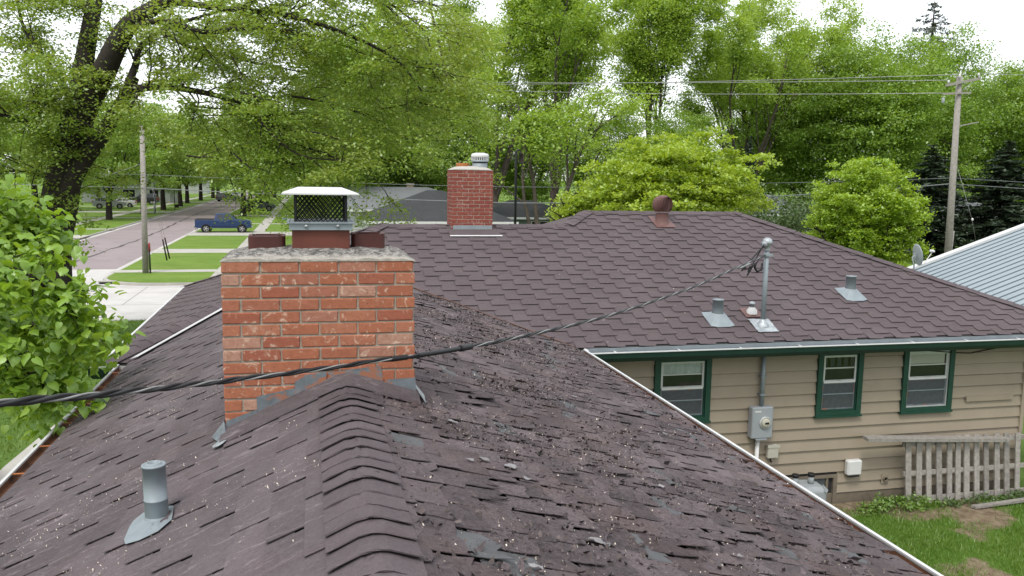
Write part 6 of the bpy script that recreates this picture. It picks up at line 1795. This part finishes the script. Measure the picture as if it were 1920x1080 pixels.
s2, _ = vehicle('sedan_car', 'white car standing just beyond the dark grey suv down the road', 'car', SP, 1.8, .95, .38, m_carwhite, (.9, 3.62), .33, SPAN, 'cars along the road', (.68, .82))
place(s2, -16.2, 203, math.radians(75), 1, z=RZ0)
u4, _ = vehicle('suv_car', 'dark suv half hidden behind trunks of the tree row beyond the truck', 'car', UP_, 1.9, 1.08, .28, m_cargrey, (.95, 3.72), .37, UPAN, 'cars along the road', (.86, 1.0))
place(u4, -9.6, 136, math.radians(8), 1, z=STREET)

# ------------------------------------------------------------------ street furniture and small things
sg = at(534, 402, 101)
ys_ = thing('yard_sign', 'small white yard sign standing in the grass beside the sidewalk', 'sign', (sg.x, 101, STREET))
MB().box((sg.x - .30, 100.99, STREET + .35), (sg.x + .30, 101.01, STREET + .95)).build('board', m_white, ys_)
m_bl = mat('pale blue print', (.25, .4, .55), .7)
MB().box((sg.x - .25, 100.982, STREET + .45), (sg.x + .25, 100.988, STREET + .82)).build('print', m_bl, ys_)
MB().tube([(sg.x - .2, 101, STREET), (sg.x - .2, 101, STREET + .35)], .012, 5).tube([(sg.x + .2, 101, STREET), (sg.x + .2, 101, STREET + .35)], .012, 5).build('stakes', m_black, ys_)
lp_ = at(285, 397, 128)
lm = thing('lamp_post', 'slim dark lamp post with a white lantern beside the tree row across the road', 'lamp post', (-20.6, 127, STREET))
MB().tube([(-20.6, 127, STREET), (-20.6, 127, STREET + 4.1)], .06, 8).build('post', m_black, lm)
MB().lathe([(.08, 0), (.2, .3), (.16, .55), (0, .6)], (-20.6, 127, STREET + 4.11), 10).build('lantern', m_white, lm)
pp_ = thing('marker_post', 'short grey post on the verge across the road', 'marker post', (-19.9, 122, STREET))
MB().tube([(-19.9, 122, STREET), (-19.9, 122, STREET + 1.5)], .09, 8).build('post', m_metergrey, pp_)
MB().lathe([(.1, 0), (.11, .12), (.06, .2), (0, .22)], (-19.9, 122, STREET + 1.501), 8).build('cap', m_white, pp_)
mx_ = thing('mailbox', 'dark mailbox on a post by the kerb across the road', 'mailbox', (-19.6, 138, STREET))
MB().tube([(-19.6, 138, STREET), (-19.6, 138, STREET + 3.2)], .05, 6).build('post', m_black, mx_)
MB().cbox((-19.5, 137.6, STREET + .3), (-19.0, 138.2, STREET + .8), .06).build('box', m_guard, mx_)
ss = at(122, 445, 47)
bs_ = thing('street_sign', 'back of a grey blue sign plate beside the leaning elm trunk', 'sign', (ss.x, 47, STREET))
m_sb = mat('sign back', (.33, .40, .45), .5)
MB().tube([(ss.x, 47.03, RZ0), (ss.x, 47.03, ss.z + .4)], .03, 6).build('post', m_galv, bs_)
b = MB(); P = [(ss.x + .38 * math.cos(math.radians(22.5 + 45 * k)), 47, ss.z + .38 * math.sin(math.radians(22.5 + 45 * k))) for k in range(8)]; b.prism(P, (0, -.012, 0)); b.build('plate', m_sb, bs_)
pm_ = at(455, 470, 66)

# pallet-like picket panel leaning on the wall, its capping board, the loose plank
PY = WY - .22
pk = thing('picket_panel', 'weathered grey wooden picket panel leaning against the tan wall', 'fence panel', (9.3, PY, gz(9)))
zt0, zb0 = -3.56, -4.50
xs_ = [at(1500 + q / 3, 828, PY).x for q in (626, 686, 743, 802, 858, 905, 955, 1012, 1067, 1126, 1181, 1237)]
xs_ += [xs_[-1] + .19, xs_[-1] + .37]
for k, x in enumerate(xs_):
    w = .041 + rng.uniform(-.003, .004); j = rng.uniform(-.02, .02); ln = rng.uniform(-.015, .02)
    b = MB(); b.prism([(x - w, PY - .045, zb0 + rng.uniform(-.03, .03)), (x + w, PY - .045, zb0 + rng.uniform(-.03, .03)), (x + w + j, PY + .06, zt0 + ln), (x - w + j, PY + .06, zt0 + ln)], (0, .02, 0))
    b.build('picket', m_oldwood, pk)
for z, hh, y0 in ((-4.05, .03, .0), (-4.42, .035, -.035), (-3.64, .035, .055)):
    MB().box((xs_[0] - .06, PY + y0 + .02, z - hh), (xs_[-1] + .06, PY + y0 + .055, z + hh)).build('rail', m_oldwood, pk)
tb_ = at(1624, 822, PY - .02); te_ = at(1893, 826, PY - .02)
pb_ = MB(); a = Vector((tb_.x, PY - .07, tb_.z)); c = Vector((te_.x, PY - .03, te_.z + .01))
pb_.prism([a + Vector((0, 0, -.035)), c + Vector((0, 0, -.03)), c + Vector((0, .0, .015)), a + Vector((0, .0, .01))], (0, .13, .012))
o = pb_.build('plank', m_oldwood); tag(o, 'long grey plank lying along the top of the picket panel', 'plank')
c1_, c2_ = at(1838, 945, 9.75), at(1935, 922, 9.9)
o = MB().prism([(8.95, 9.62, gz(9) + .03), (8.97, 9.55, gz(9) + .03), (11.0, 9.60, gz(9) + .10), (11.0, 9.68, gz(9) + .10)], (0, 0, .035)).build('plank', m_oldwood)
tag(o, 'narrow weathered plank lying on the grass at the foot of the pickets', 'plank')
# grey utility box with two capped pipes by the basement window
UX = at(1515, 930, 9.55)
ub = thing('utility_box', 'rounded grey utility box with two dark capped pipes by the basement window', 'utility box', (UX.x, 9.6, gz(9)))
xx0, xx1 = at(1478, 920, 9.5).x, at(1548, 920, 9.5).x; zt1 = at(1520, 912, 9.5).z
MB().cbox((xx0, 9.42, gz(9)), (xx1, 9.78, zt1), .05).build('box', m_greyplastic, ub, .02)
for px in (1491, 1520):
    c = at(px, 905, 9.6); MB().tube([(c.x, 9.6, zt1 - .01), (c.x, 9.6, zt1 + .10)], .038, 12).build('pipe', m_greyplastic, ub); MB().tube([(c.x, 9.6, zt1 + .101), (c.x, 9.6, zt1 + .14)], .045, 12).build('cap', m_black, ub)
o = MB().cbox((at(1552, 960, 9.2).x, 8.75, gz(9) - .02), (at(1592, 960, 9.2).x, 9.35, gz(9) + .16), .02).build('concrete_slab', m_greyplastic); tag(o, 'low grey slab on the ground below the basement window', 'slab')
# weeds at the foot of the wall
wd = thing('weed_clump', 'bright green weed clump growing along the foot of the tan wall', 'weeds', (7.9, 9.85, gz(9)))
C = clumps((7.85, 9.8, gz(9) + .06), (.62, .2, .09), 40, 36, .05, 91, .3, .2, -.3)
put('foliage', leaves_mesh('foliage', C, .045, m_blade, 91, up=.6), wd)
t = Tree(92)
for k in range(10): t.limb(Vector((7.3 + k * .11, 9.85, gz(9))), Vector((random.uniform(-.4, .4), -.2, 1)), .28, .006, 0, 0, 0)
t.wood('stems', m_bark2, wd)
wd2 = thing('weed_clump', 'small weed clump at the foot of the pickets', 'weeds', (9.4, 9.8, gz(9)))
put('foliage', leaves_mesh('foliage', clumps((9.35, 9.78, gz(9) + .04), (.9, .12, .10), 26, 26, .05, 93, .3, .2, -.3), .045, m_leaf_bush, 93), wd2)
stuff(wd2); stuff(wd)
